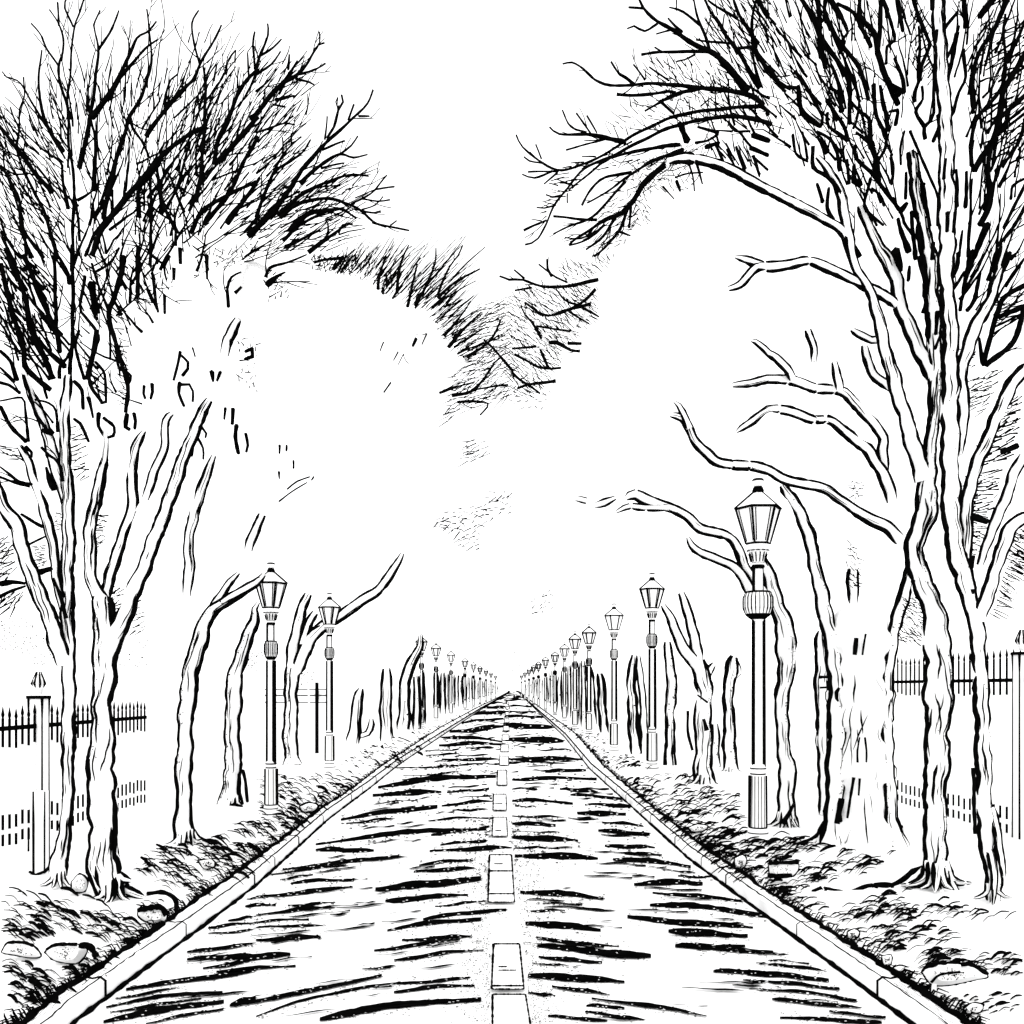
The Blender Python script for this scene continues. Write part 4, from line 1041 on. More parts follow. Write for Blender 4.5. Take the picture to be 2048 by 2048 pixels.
hatch(t, "31 1540,1650 1780,1600 1700,1932 1540,1932", 44, 195, 10, (12, 30), (1.6, 3.4), (.7, 1))
hatch(t, "32 1530,20 1680,20 1600,320 1550,380", 40, 170, 10, (8, 22), (1.4, 2.6), (.7, 1))
hatch(t, "32 1820,150 1932,120 1932,380 1780,620 1700,780 1660,800 1740,620 1800,330", 90, 332, 7, (16, 36), (1.2, 2.4), (-.1, .2))
hatch(t, "31 1480,680 1580,640 1560,860 1480,820", 24, 210, 12, (6, 18), (1.2, 2.2), (.7, 1))
hatch(t, "31 1790,380 1932,250 1932,420 1740,560", 16, 205, 10, (20, 44), (1.5, 3), (.5, .9))
for s, w0, w1 in (("30 1340,1200 1330,1350", 30, 30), ("30 1355,1600 1350,1750", 32, 32), ("30 1412,1600 1405,1750", 28, 32), ("30 1245,1830 1240,1960", 34, 40), ("30 1272,230 1268,320", 36, 30), ("30 1245,-20 1240,70", 40, 38), ("32 1535,30 1660,75", 60, 40), ("32 1530,420 1550,330", 44, 28), ("31 1760,1480 1880,1430", 40, 50), ("32 1545,580 1545,620", 34, 20), ("33 1548,0 1558,300 1560,500", 30, 30), ("33 1545,250 1535,440", 0, 0)):
    if w0:
        branch(t, s, w0, w1, off=(-.12, -.12))

t = tree('R5', 'bare_tree', 1682, 'broad pale bare tree right of the nearest lamp, spreading roots and an oval knot hole', 1660, AV_R)
limb(t.part('trunk'), pts_w("33 700,620,640 705,520,560 700,380,490 695,200,455 695,0,445|32 695,1600,440 692,1300,430 690,1050,420 690,850,400 690,740,340"), t.Y, lw=24, bark=1.1, gaps=.3, vis=(.02, .72), wob=.6, sides=20)
limb(t.part('limb'), pts_w("33 470,580,200 485,400,130 495,250,115 500,0,125|32 512,1700,125 515,1400,122 502,1150,120 455,880,115 395,620,95 340,350,82 295,150,82 235,0,76|31 150,1800,60 110,1730,36"), t.Y, (-.19, .1), lw=27, bark=1.5, shade=1, gaps=.06, specks=1.4)
limb(t.part('limb'), pts_w("33 965,610,170 945,450,110 925,300,85 905,0,80|32 893,1600,76 893,1300,76 920,1050,78 972,800,76 1030,600,72 1075,440,60 1110,330,40"), t.Y, (-.26, -.1), lw=27, bark=1.2, shade=-1, gaps=.08, specks=.8)
for s in ("33 440,420,70 390,520,60 290,570,45 180,590,25", "33 480,470,50 440,550,40 330,610,26 250,630,14"):
    limb(t.part('root'), pts_w(s), t.Y, (0, -.2), lw=36, bark=.4)
branch(t, "33 555,230 540,320 525,420", 50, 44, off=(-.36, -.36))
branch(t, "33 645,70 620,260 597,380", 26, 18, off=(-.36, -.36))
branch(t, "33 690,80 685,210", 18, 14, off=(-.36, -.36))
branch(t, "32 665,950 655,1080", 34, 38, off=(-.36, -.36)); branch(t, "32 738,920 715,1080", 16, 16, off=(-.36, -.36))
branch(t, "32 690,1700 675,1800 680,1890", 14, 20, off=(-.36, -.36)); branch(t, "32 735,1700 745,1800 740,1890", 20, 16, off=(-.36, -.36))
t = tree('R5a', 'bare_sapling', 1630, 'straight young stem between the nearest lamp and the broad curving tree', 1643, AV_R)
limb(t.part('trunk'), pts_w("33 420,350,80 420,100,72|32 412,1900,72 402,1500,85 395,1200,88 388,1000,60 395,900,26"), t.Y, lw=26, bark=1.2, shade=1)
branch(t, "32 385,1245 455,1245", 24, 24, off=(-.25, -.25)); branch(t, "32 395,1325 450,1325", 16, 16, off=(-.25, -.25))

t = tree('R6', 'bare_tree', 1651, 'bare tree directly behind the nearest lamp with two bent limbs reaching left', 1570, AV_R)
limb(t.part('trunk'), pts_w("33 130,440,170 140,250,118 140,0,110|32 122,1800,90 100,1550,82 112,1350,92 140,1120,125 125,920,130 70,720,115 10,520,90 -60,350,70|22 1850,350,50"), t.Y, lw=27, bark=1.5, shade=1, gaps=.07, specks=1.2)
limb(t.part('limb'), pts_w("22 1960,700,80 1830,630,66 1700,440,58 1560,360,52 1420,305,48 1350,250,40 1325,190,20"), t.Y, (0, -.3), lw=26, bark=.2)
limb(t.part('limb'), pts_w("22 1930,650,70 1780,460,66 1700,270,62 1610,175,54 1420,125,58 1310,25,58|21 1180,1895,54 1030,1850,66 920,1800,70 860,1830,30"), t.Y, (0, -.3), lw=26, bark=.2)
limb(t.part('limb'), pts_w("21 1180,1900,44 1000,1900,40 880,1890,40 780,1935,16"), t.Y, (-.25, -.3), lw=22)
limb(t.part('limb'), pts_w("21 620,1885,36 690,1865,46 780,1825,26"), t.Y, (-.3, -.3), lw=18)
limb(t.part('limb'), pts_w("21 480,1830,40 560,1850,40"), t.Y, (-.3, -.3), lw=20)
branch(t, "33 110,420 160,350 200,260", 44, 20, off=(-.2, -.2))

t = tree('R7', 'bare_tree', 1566, 'forked bare tree right of the second right lamp with two upright limbs', 1405, AV_R)
limb(t.part('trunk'), pts_w("23 1450,115,160|22 1440,1850,115 1445,1500,118 1440,1280,118 1400,1120,90"), t.Y, lw=26, bark=1.5, shade=1, specks=1.2)
limb(t.part('limb'), pts_w("22 1410,1180,95 1310,1050,72 1240,920,62 1190,790,52 1140,700,30"), t.Y, (0, -.2), lw=27)
limb(t.part('limb'), pts_w("22 1395,1120,75 1365,900,66 1320,750,56 1275,610,38"), t.Y, (0, .2), lw=27)
limb(t.part('limb'), pts_w("22 1460,1260,60 1490,1200,48 1525,1150,30"), t.Y, (0, .2), lw=20)
branch(t, "22 1475,1440 1400,1380", 22, 12, off=(-.3, -.3)); branch(t, "22 1470,1650 1450,1560", 44, 26, off=(-.3, -.3))
branch(t, "22 1325,1500 1330,1650 1360,1800", 22, 24, off=(.3, .3))

t = tree('R8', 'bare_tree', 1542, 'pale bare trunk between the forked tree and the nearest lamp', 1460, AV_R)
limb(t.part('trunk'), pts_w("23 1650,30,110|22 1645,1850,90 1640,1650,72 1632,1400,66 1650,1180,80 1675,1090,46"), t.Y, lw=26, bark=1.3, shade=1, gaps=.14, specks=1)
limb(t.part('limb'), pts_w("22 1660,1240,60 1710,1210,40 1690,1120,26"), t.Y, lw=24)
t = tree('R8b', 'bare_sapling', 1530, 'ragged dark sapling just right of the second right lamp', 1335, AV_R)
limb(t.part('trunk'), pts_w("23 1190,40,90|22 1195,1850,70 1190,1600,60 1200,1350,66 1190,1150,60 1170,980,40"), t.Y, lw=22, bark=2.4, shade=1, gaps=.2, specks=2)
t = tree('R8c', 'bare_sapling', 1534, 'speckled thin sapling right of the forked tree', 1428, AV_R)
limb(t.part('trunk'), pts_w("23 1540,0,70|22 1535,1850,56 1535,1700,50 1530,1600,36"), t.Y, lw=22, bark=2.4, shade=1, gaps=.2, specks=2)

t = tree('R9', 'bare_tree', 1508, 'dark bare tree between the second and third right lamps', 1265, AV_R)
limb(t.part('trunk'), pts_w("22 935,1830,84 915,1600,62 900,1350,62 910,1180,50 920,1080,34"), t.Y, lw=30, bark=1.6, specks=1)
t = tree('R9b', 'bare_sapling', 1500, 'pale thin stem leaning against the second right lamp', 1285, AV_R)
limb(t.part('trunk'), pts_w("22 1005,1760,50 990,1500,44 975,1280,40 950,1080,24"), t.Y, lw=16, bark=.8, gaps=.2)

t = tree('R10', 'bare_tree', 1465, 'thick black trunk left of the third right lamp, twiggy crown over the far road', 1201, AV_R)
limb(t.part('trunk'), pts_w("22 695,1670,56 680,1450,50 675,1300,48 655,1210,30"), t.Y, lw=34, bark=1.6)
limb(t.part('limb'), pts_w("22 660,1220,40 600,700,44 560,200,44|21 500,1400,40 500,900,36 560,400,30 640,200,20"), t.Y, ghost=True)
limb(t.part('limb'), pts_w("21 520,700,30 400,560,30 250,700,26 200,660,20"), t.Y, ghost=True)
limb(t.part('limb'), pts_w("22 500,0,40 200,100,30|11 1800,1850,20"), t.Y, ghost=True)
for s, w0, w1, gr in (
    ("21 655,175 450,220 250,232 80,180 -20,180|11 1880,165 1840,150", 34, 16, .5), ("21 630,250 500,370 330,440 230,440 100,350", 28, 16, .6), ("21 600,360 400,410 300,450", 26, 20, .3),
    ("21 90,170 20,105", 18, 14, 0), ("21 150,240 20,260", 18, 14, .2), ("21 300,150 265,90 262,25", 26, 16, .2), ("21 420,200 330,160 250,100 200,60", 20, 14, .3), ("21 330,940 130,970 40,1000", 32, 18, .4), ("21 0,880 60,930 130,975 210,1040", 26, 18, .3),
    ("21 510,715 440,710 340,650 280,650", 22, 34, .3), ("21 290,845 200,840 100,780 20,740", 22, 22, .4), ("21 280,850 250,780 215,710", 26, 22, .2), ("21 370,845 290,850", 18, 24, 0), ("21 180,680 0,700", 22, 18, .3), ("21 430,420 580,510", 20, 14, .2), ("21 530,390 660,460", 22, 14, .2),
    ("21 220,620 150,500 100,440 70,380", 26, 14, .5), ("21 180,530 400,560 440,570", 18, 18, .4), ("11 1720,630 1780,680 1860,780 1940,870", 18, 24, .4), ("11 1480,1052 1620,1020 1720,930 1800,800 1850,760", 34, 14, .5),
    ("11 1380,1032 1540,980 1650,950", 24, 12, .4), ("11 1520,1100 1620,1095 1750,1115 1690,1200", 26, 14, .4), ("21 520,660 420,660", 26, 24, 0), ("11 1900,970 1760,990 1620,1010", 18, 14, .3), ("21 500,370 400,330 330,250", 20, 14, .4), ("21 240,450 100,350", 22, 12, .3),
):
    branch(t, s, w0, w1, off=(-.5, -.3), grow=gr, up=125, ln=(10, 30))
hatch(t, "21 0,300 250,240 650,220 660,500 530,600 400,750 330,900 150,1100 0,1050", 480, 140, 13, (9, 28), (1.0, 1.7), (-.5, 1.0), dens=1)
hatch(t, "21 350,60 550,60 780,0 700,130 550,180 400,180", 50, 130, 20, (6, 18), (1.1, 2.0), (-.5, 1.0))
hatch(t, "11 1780,330 1932,290 1932,1050 1500,1200 1440,1250 1500,900 1700,700 1650,520", 360, 205, 13, (9, 28), (1.0, 1.7), (-.5, 1.0), dens=1)
hatch(t, "21 0,950 350,930 250,1150 100,1150 0,1100", 30, 200, 40, (4, 12), (1.1, 2.2), (-.5, 1.0))
hatch(t, "11 1590,1390 1770,1370 1770,1500 1600,1550", 26, 200, 10, (10, 26), (1.1, 2.2), (-.5, 1.0))
hatch(t, "11 1480,1900 1700,1880 1800,1780 1932,1760|12 1932,0 1750,60 1680,280 1560,260 1480,160 1350,80", 95, 200, 24, (6, 22), (1.1, 2.4), (-.5, 1.0))
hatch(t, "22 140,640 300,580 330,720 180,760", 16, 220, 24, (5, 16), (1.1, 2.2), (-.5, 1.0))
t = tree('R11', 'bare_tree', 1449, 'narrow black trunk left of the thick black one beside the far right lamps', 1182, AV_R)
limb(t.part('trunk'), pts_w("22 612,1605,50 600,1400,44 590,1250,40 572,1150,26"), t.Y, lw=30, bark=1.4)

FAR_R = [(540, 1625, 1120, 30), (493, 1590, 1140, 26), (456, 1560, 1150, 24), (408, 1535, 1160, 30), (357, 1500, 1240, 26), (328, 1490, 1190, 20), (300, 1460, 1200, 14), (284, 1470, 1215, 12), (263, 1440, 1240, 14), (238, 1420, 1250, 12), (212, 1415, 1250, 14), (190, 1395, 1260, 12), (155, 1380, 1270, 11), (138, 1375, 1280, 10), (515, 1600, 1140, 20), (385, 1515, 1200, 24), (432, 1545, 1160, 18), (250, 1430, 1245, 12), (225, 1418, 1252, 12), (175, 1388, 1266, 11), (120, 1370, 1288, 10), (102, 1366, 1296, 9)]
FAR_R.sort(key=lambda q: -q[1])
for i, (px, pb, pt_, w) in enumerate(FAR_R):
    t = tree('RF%d' % i, 'pollard_tree', 1024 + pb * S, '%s small dark pollard trunk from the near end, among the far right lamps' % ORD[i], 1024 + px * S, 'far pollard trunks on the right')
    limb(t.part('trunk'), pts_w("22 %d,%d,%d %d,%d,%d %d,%d,%d %d,%d,%d" % (px, pb, w * 1.25, px + 1, pb - (pb - pt_) * .35, w, px + rnd.uniform(-3, 3), pb - (pb - pt_) * .7, w * .95, px + rnd.uniform(-6, 6), pt_, w * .8)), t.Y, lw=max(12, w * .6), bark=1.2, shade=1, wob=.5, sides=7, specks=.8)
    limb(t.part('limb'), pts_w("22 %d,%d,%d %d,%d,%d" % (px, pt_ + 12, w * .5, px - w * .5, pt_ - 22, w * .25)), t.Y, lw=w * .3, sides=6, gaps=.3)

def flare(key, s, lw=24, n=4):
    t = T[key]
    (x, y, w), = pts_w(s)
    for q in range(n):
        f = -1 + 2 * q / (n - 1) + rnd.uniform(-.12, .12)
        l = w * rnd.uniform(.55, 1.0)
        drop = (1 - abs(f)) * 14 + rnd.uniform(2, 9)
        p = [(x + f * w * .30, y - w * .75, w * .30), (x + f * w * .42, y - w * .2, w * .28),
             (x + f * (w * .42 + l * .45), y + drop * .55, w * .18), (x + f * (w * .42 + l), y + drop, w * .06)]
        limb(t.part('root'), p, t.Y, (-.03, -.05 - .012 * drop), lw=lw, bark=.9, gaps=.06)
flare('L1', "03 865,960,190", 30, 5)
flare('L2', "03 440,870,110", 24, 4)
flare('L3', "03 1405,560,130", 24, 4)
flare('L4', "03 1745,290,120", 24, 4)
flare('L5', "13 270,-10,100", 22, 4)
flare('R1', "33 1270,860,210", 30, 5)
flare('R2', "33 1695,960,110", 26, 3)
flare('R5', "33 490,540,150", 28, 4)
flare('R5', "33 960,560,110", 26, 3)
flare('R6', "33 130,430,130", 26, 4)
flare('R7', "23 1450,100,120", 24, 4)
flare('R8', "23 1650,20,80", 22, 3)
for t in T.values():
    t.finish()

# ------------------------------------------------------------------ street lamps
def lamp_meshes(k):
    """the parts of one lamp, 3.6 m tall; k thickens the dark iron edges of lamps far off"""
    out = {}
    cs = .92 if k < 1.2 else .62                 # collar swell
    u = 3.6 / 718.0
    def V(x, y, z): return Vector((x, y, z))
    def zz(ypx): return (1675 - ypx) * u
    # plinth
    m = MB()
    m.lathe([(24 * u, 0), (24 * u, zz(1668)), (20 * u, zz(1664)), (20 * u, zz(1650)), (15.5 * u, zz(1646)), (14.5 * u, zz(1545)), (14 * u, zz(1536)), (16 * u, zz(1530)), (13 * u, zz(1522))], WH, 16)
    for j in range(14):
        a = 2 * math.pi * (j + .0) / 14
        wide = abs(math.sin(a)) < .35
        r0 = 15.0 * u
        wide = wide or math.sin(a) > .2
        if k > 1.2 and not wide and j % 2:
            continue
        m.tube([V(math.cos(a) * r0, math.sin(a) * r0, zz(1646)), V(math.cos(a) * r0 * .97, math.sin(a) * r0 * .97, zz(1545))], [(4.8 * min(k, 1.7) if wide else 1.0 * min(k, 1.5)) * u] * 2, BK, 5)
    for (yp, rr, w) in ((1672, 24.5, 1.8), (1657, 20.3, 2.2), (1647, 18.2, 1.6), (1541, 15.5, 1.4), (1530, 16.3, 1.6)):
        m.lathe([((rr - 1) * u, zz(yp + w * k)), ((rr + .5) * u, zz(yp)), ((rr - 1) * u, zz(yp - w * k))], BK, 16)
    out['base'] = m
    # fluted pole: dark ribs, the pale front strip is a painted highlight
    m = MB()
    m.lathe([(10.5 * u, zz(1526)), (10 * u, zz(1236))], WH, 14)
    for a, w in ((-20, 6.0), (-160, 4.4), (215, 4), (325, 4), (250, 3), (290, 3)):
        # 0/180 = flanks, 180..360 = the far side
        an = math.radians(a)
        if 180 < a < 360:
            an = math.radians(360 - a)
        c, s = math.cos(an), math.sin(an)
        rr = 9.5 * u
        m.tube([V(c * rr, s * rr, zz(1528)), V(c * rr, s * rr, zz(1236))], [w * u * min(k, 1.7), w * u * .92 * min(k, 1.7)], BK, 6)
    m.lathe([(9.5 * u, zz(1190)), (9 * u, zz(1132))], WH, 12)
    for a, w in ((-14, 2.4), (-166, 4.2), (90, 2), (60, 2), (120, 2)):
        an = math.radians(a)
        c, s = math.cos(an), math.sin(an)
        m.tube([V(c * 8.6 * u, s * 8.6 * u, zz(1190)), V(c * 8.4 * u, s * 8.4 * u, zz(1132))], [w * u * min(k, 1.3)] * 2, BK, 6)
    m.lathe([(11 * u, zz(1136)), (13.5 * u, zz(1131)), (11 * u, zz(1127))], BK, 14)
    out['pole'] = m
    # ribbed collar
    m = MB()
    m.lathe([(11 * u, zz(1240)), (16 * cs * u, zz(1232)), (27 * cs * u, zz(1224)), (31 * cs * u, zz(1212)), (31 * cs * u, zz(1194)), (27 * cs * u, zz(1184)), (10 * u, zz(1180))], WH, 18)
    for j in range(22):
        a = 2 * math.pi * j / 22
        p = [V(math.cos(a) * r_ * cs * u, math.sin(a) * r_ * cs * u, zz(y_)) for r_, y_ in ((26, 1226), (31, 1214), (31.3, 1203), (31, 1192), (27, 1184))]
        w = rnd.uniform(.8, 1.8) * u * k
        m.tube(p, [w * .6, w, w, w, w * .6], BK, 4)
    m.lathe([(25 * cs * u, zz(1184)), (29 * cs * u, zz(1183)), (25 * cs * u, zz(1180))], BK, 18)
    m.lathe([(15 * cs * u, zz(1236)), (26 * cs * u, zz(1228)), (26 * cs * u, zz(1225)), (14 * cs * u, zz(1231))], BK, 18)
    out['collar'] = m
    # lantern: six sided, widening upwards
    n = 6
    ph = math.radians(60)                       # one pane faces the viewer
    def ring(r_, z_): return [V(r_ * math.cos(ph + 2 * math.pi * j / n), r_ * math.sin(ph + 2 * math.pi * j / n), z_) for j in range(n)]
    zt, zb = zz(1018), zz(1086)
    rt, rb = 44 * u, 24 * u
    top, bot = ring(rt, zt), ring(rb, zb)
    m = MB()
    lw = 2.1 * u * k
    for j in range(n):
        m.tube([bot[j], top[j]], [lw, lw * 1.15], BK, 5)
        m.tube([top[j], top[(j + 1) % n]], [lw, lw], BK, 5)
        m.tube([bot[j], bot[(j + 1) % n]], [lw * .9, lw * .9], BK, 5)
        # inner glazing line of every pane
        a0, a1, b0, b1 = bot[j], bot[(j + 1) % n], top[j], top[(j + 1) % n]
        q = lambda p0, p1, t_: p0 + (p1 - p0) * t_
        if k < 1.5:
            for f in (.16, .84):
                m.tube([q(q(a0, a1, f), q(b0, b1, f), .06), q(q(a0, a1, f), q(b0, b1, f), .96)], [lw * .55] * 2, BK, 4)
    m.lathe([(rb * .98, zb - 3 * u), (rb * 1.02, zb - 9 * u), (rb * .9, zz(1101)), (17 * u, zz(1104)), (13 * u, zz(1112)), (12 * u, zz(1124)), (12.5 * u, zz(1128))], WH, 12)
    for (yp, rr, w) in ((1100, 22.5, 1.5), (1124, 12.2, 1.6)):
        m.lathe([((rr - 1.5) * u, zz(yp + w * k)), ((rr + .5) * u, zz(yp)), ((rr - 1.5) * u, zz(yp - w * k))], BK, 14)
    for j in range(12):
        a = 2 * math.pi * j / 12
        m.tube([V(math.cos(a) * 17 * u, math.sin(a) * 17 * u, zz(1104)), V(math.cos(a) * 12.4 * u, math.sin(a) * 12.4 * u, zz(1122))], [1.3 * u * k] * 2, BK, 4)
    m.tube([V(-17 * u, 0, zz(1106)), V(-13 * u, 0, zz(1122))], [3 * u, 2.6 * u], BK, 5)
    m.tube([V(17 * u, 0, zz(1106)), V(13 * u, 0, zz(1122))], [3 * u, 2.6 * u], BK, 5)
    out['lantern_frame'] = m
    panes = MB()
    for j in range(n):
        panes.face([bot[j] * 1, bot[(j + 1) % n] * 1, top[(j + 1) % n] * 1, top[j] * 1], WH)
    # keep panes a few millimetres inside the frame
    panes.v = [(x * .985, y * .985, z) for (x, y, z) in panes.v]
    out['glass_pane'] = panes
    m = MB()
    ev, tp = ring(46 * u, zz(1017)), ring(8 * u, zz(984))
    for j in range(n):
        m.face([ev[j], ev[(j + 1) % n], tp[(j + 1) % n], tp[j]], WH)
        m.tube([ev[j], ev[(j + 1) % n]], [lw * .95] * 2, BK, 5)
    for j in (0, 1, 2, 3, 4, 5):
        flank = abs(math.sin(ph + 2 * math.pi * j / n)) < .3
        w = lw * (1.35 if flank else (.0))
        if w > 0:
            m.tube([ev[j], tp[j]], [w, w], BK, 5)
    m.face(tp, WH)
    m.face(ev[::-1], WH)
    out['roof'] = m
    m = MB()
    m.lathe([(10 * u, zz(986)), (12 * u, zz(982)), (10 * u, zz(976)), (8 * u, zz(973))], BK, 12)
    m.lathe([(7 * u, zz(974)), (11 * u, zz(969)), (11.5 * u, zz(963)), (9 * u, zz(958)), (3 * u, zz(956))], WH, 12)
    m.lathe([(10.8 * u, zz(964)), (12.2 * u, zz(961)), (9.5 * u, zz(957.5)), (9 * u, zz(960))], BK, 12)
    out['finial'] = m
    return out

def lamp_proto(k):
    me = {}
    for name, mb in lamp_meshes(k).items():
        me[name] = mb.build(name, MATS_IRON, None, (0, 0, 0))
        me[name].location = (0, 0, 0)
    return me

def place_lamp(src, first, x, Y, h, label, group):
    root = empty('street_lamp', (x, Y, VERGE), label, 'street lamp', group)
    root.scale = (h, h, h)
    made = {}
    for name, o in src.items():
        c = o if first else o.copy()
        if not first:
            COL.objects.link(c)
        c.parent = root
        made[name] = c
    made['glass_pane'].parent = made['lantern_frame']
    made['finial'].parent = made['roof']
    return root

GR, GL = 'street lamps along the right verge', 'street lamps along the left verge'
lamps = [
    (1.0, 1516, 1683, 957, 'largest and nearest street lamp, black fluted pole and six sided lantern, on the right', GR),
    (1.4, 1304, 1537, 1146, 'second street lamp from the viewer on the right, black striped pole', GR),
    (1.5, 1228, 1501, 1207, 'third street lamp on the right with a slim pale pole', GR),
    (1.3, 542, 1629, 1125, 'nearest street lamp on the left verge with a black edged pole', GL),
    (1.4, 659, 1535, 1186, 'second street lamp on the left crossed by a sweeping pale limb', GL),
]
protos = {}
def get(k):
    if k in protos:
        return protos[k], False
    protos[k] = lamp_proto(k)
    return protos[k], True
for (k, x, yb, yt, lab, gr) in lamps:
    Y = depth_of(yb)
    src, first = get(k)
    place_lamp(src, first, (x - CX) * Y / F, Y, (yb - yt) * Y / F / 3.6, lab, gr)
far_r = [(1178, 1247), (1150, 1262), (1129, 1284), (1110, 1300), (1091, 1311), (1077, 1321), (1067, 1328), (1058, 1335), (1050, 1342), (1043, 1348)]
far_l = [(843, 1268), (872, 1283), (902, 1299), (930, 1314), (947, 1322), (960, 1330), (972, 1337), (982, 1343), (991, 1349)]
for i, (x, yt) in enumerate(far_r):
    Y = 3.5 * F * .603 / (HY - yt)
    src, first = get(2.3 if i < 3 else 3.2 if i < 5 else 4.6)
    place_lamp(src, first, (x - CX) * Y / F, Y, 1.0, '%s street lamp on the right counted from the viewer, small against the sky' % ORD[i + 3], GR)
for i, (x, yt) in enumerate(far_l):
    Y = 3.5 * F * .603 / (HY - yt)
    src, first = get(2.3 if i < 3 else 3.2 if i < 5 else 4.6)
    place_lamp(src, first, (x - CX) * Y / F, Y, 1.0, '%s street lamp on the left counted from the viewer, small against the sky' % ORD[i + 2], GL)

# ------------------------------------------------------------------ fences
def picket_fence(x, y0, y1, gap, zbot, zrail, ztop, label, posts, low):
    root = empty('picket_fence', (x, y0, VERGE), label, 'fence')
    r_ = MB()
    r_.box(x - .014, x + .014, y0, y1, zrail - .02, zrail + .02, BK)
    r_.build('rail', MATS_IRON, root)
    r_ = MB()
    r_.box(x - .012, x + .012, y0, y1, low - .016, low + .016, WH)
    r_.build('rail', MATS_IRON, root)
    # one picket, then copies
    p = MB()
    w = .0085
    p.box(-w, w, -w, w, zrail - .16, ztop - .10, BK)
    p.tube([Vector((0, 0, ztop - .10)), Vector((0, 0, ztop - .07)), Vector((0, 0, ztop))], [w * .9, w * 1.7, w * .3], BK, 6)
    p.box(-w, w, -w, w, low + .15, zrail - .16, WH)
    p.box(-w, w, -w, w, low - .12, low - .02, BK)
    p.box(-w, w, -w, w, low + .02, low + .15, BK)
    first = p.build('picket', MATS_IRON, None, (0, 0, 0))
    y, n = y0 + gap / 2, 0
    while y < y1 and n < 100:
        c = first if n == 0 else first.copy()
        if n:
            COL.objects.link(c)
        c.parent = root
        c.location = (0, y - y0, -VERGE + rnd.uniform(-.02, .02))
        y += gap
        n += 1
    for (py, h) in posts:
        q = MB()
        a = .062
        q.box(x - a, x + a, py - a, py + a, VERGE - .05, h - .12, WH)
        for sx in (-1, 1):
            for sy in (-1, 1):
                q.tube([Vector((x + sx * a, py + sy * a, VERGE)), Vector((x + sx * a, py + sy * a, h - .3)), Vector((x + sx * a, py + sy * a, h - .12))], [.010, .007, .014], BK, 5)
        q.box(x - a * 1.25, x + a * 1.25, py - a * 1.25, py + a * 1.25, h - .12, h - .09, BK)
        q.build('post', MATS_IRON, root)
        q = MB()
        for aa in range(7):
            an = math.pi * 2 * aa / 7
            q.tube([Vector((x, py, h - .07)), Vector((x + .06 * math.cos(an), py + .06 * math.sin(an), h + .02)), Vector((x + .02 * math.cos(an), py + .02 * math.sin(an), h + .13))], [.008, .011, .006], BK, 5)
        i0 = len(q.v)
        q.lathe([(.03, h - .075), (.05, h + .0), (.045, h + .06), (.02, h + .11)], WH, 10)
        q.v[i0:] = [(a_ + x, b_ + py, c_) for a_, b_, c_ in q.v[i0:]]
        q.build('finial', MATS_IRON, root)
    return root
picket_fence(-4.35, 6.3, 10.9, .105, .2, 1.25, 1.44, 'black topped picket fence with an ornate pale post at the far left', [(8.42, 1.62)], .36)
picket_fence(5.12, 7.8, 13.2, .125, .12, 1.68, 2.0, 'taller black topped picket fence at the right edge behind the smooth bare tree', [(9.08, 2.05)], .22)

root = empty('wooden_post', (at(83, 1750, 7.4).x, 7.4, VERGE), 'plain squared pale post by the left picket fence, left of the slender tree', 'post')
q = MB()
xa = root.location.x
q.box(xa - .042, xa + .042, 7.36, 7.44, VERGE - .02, at(83, 1582, 7.4).z, WH)
for sx, w in ((-1, .011), (1, .007)):
    q.tube([Vector((xa + sx * .044, 7.36, VERGE)), Vector((xa + sx * .044, 7.36, .5)), Vector((xa + sx * .046, 7.36, at(83, 1582, 7.4).z))], [w, w * 1.1, w * .7], BK, 5)
    q.tube([Vector((xa + sx * .044, 7.44, VERGE)), Vector((xa + sx * .044, 7.44, at(83, 1582, 7.4).z))], [w * .7, w * .7], BK, 5)
q.build('shaft', MATS_IRON, root)
q = MB()
q.tube([Vector((xa - .06, 7.33, VERGE + .02)), Vector((xa, 7.3, VERGE)), Vector((xa + .08, 7.3, VERGE + .03)), Vector((xa + .14, 7.33, VERGE + .10))], [.012, .012, .014, .016], BK, 5)
q.build('foot', MATS_IRON, root)

def rail_fence(Y, x0, x1, rails, post_x, pz, label):
    root = empty('rail_fence', ((x0 + x1) / 2, Y, VERGE), label, 'fence')
    for z in rails:
        q = MB()
        q.box(x0, x1, Y - .02, Y + .02, z - .012, z + .012, BK)
        q.build('rail', MATS_IRON, root)
    q = MB()
    q.box(x0, x1, Y - .012, Y + .012, rails[0] + .03, rails[-1] - .03, WH)
    q.build('board', MATS_IRON, root)
    for x in post_x:
        q = MB()
        q.box(x - .035, x + .035, Y - .1, Y - .03, VERGE, pz, BK)
        q.build('post', MATS_IRON, root)
Yf = 21.0
rail_fence(Yf, (530 - CX) * Yf / F, (656 - CX) * Yf / F, [1.27, 1.43, 1.57], [(635 - CX) * Yf / F], 1.73, 'low black railed fence between the nearest two lamps on the left verge')

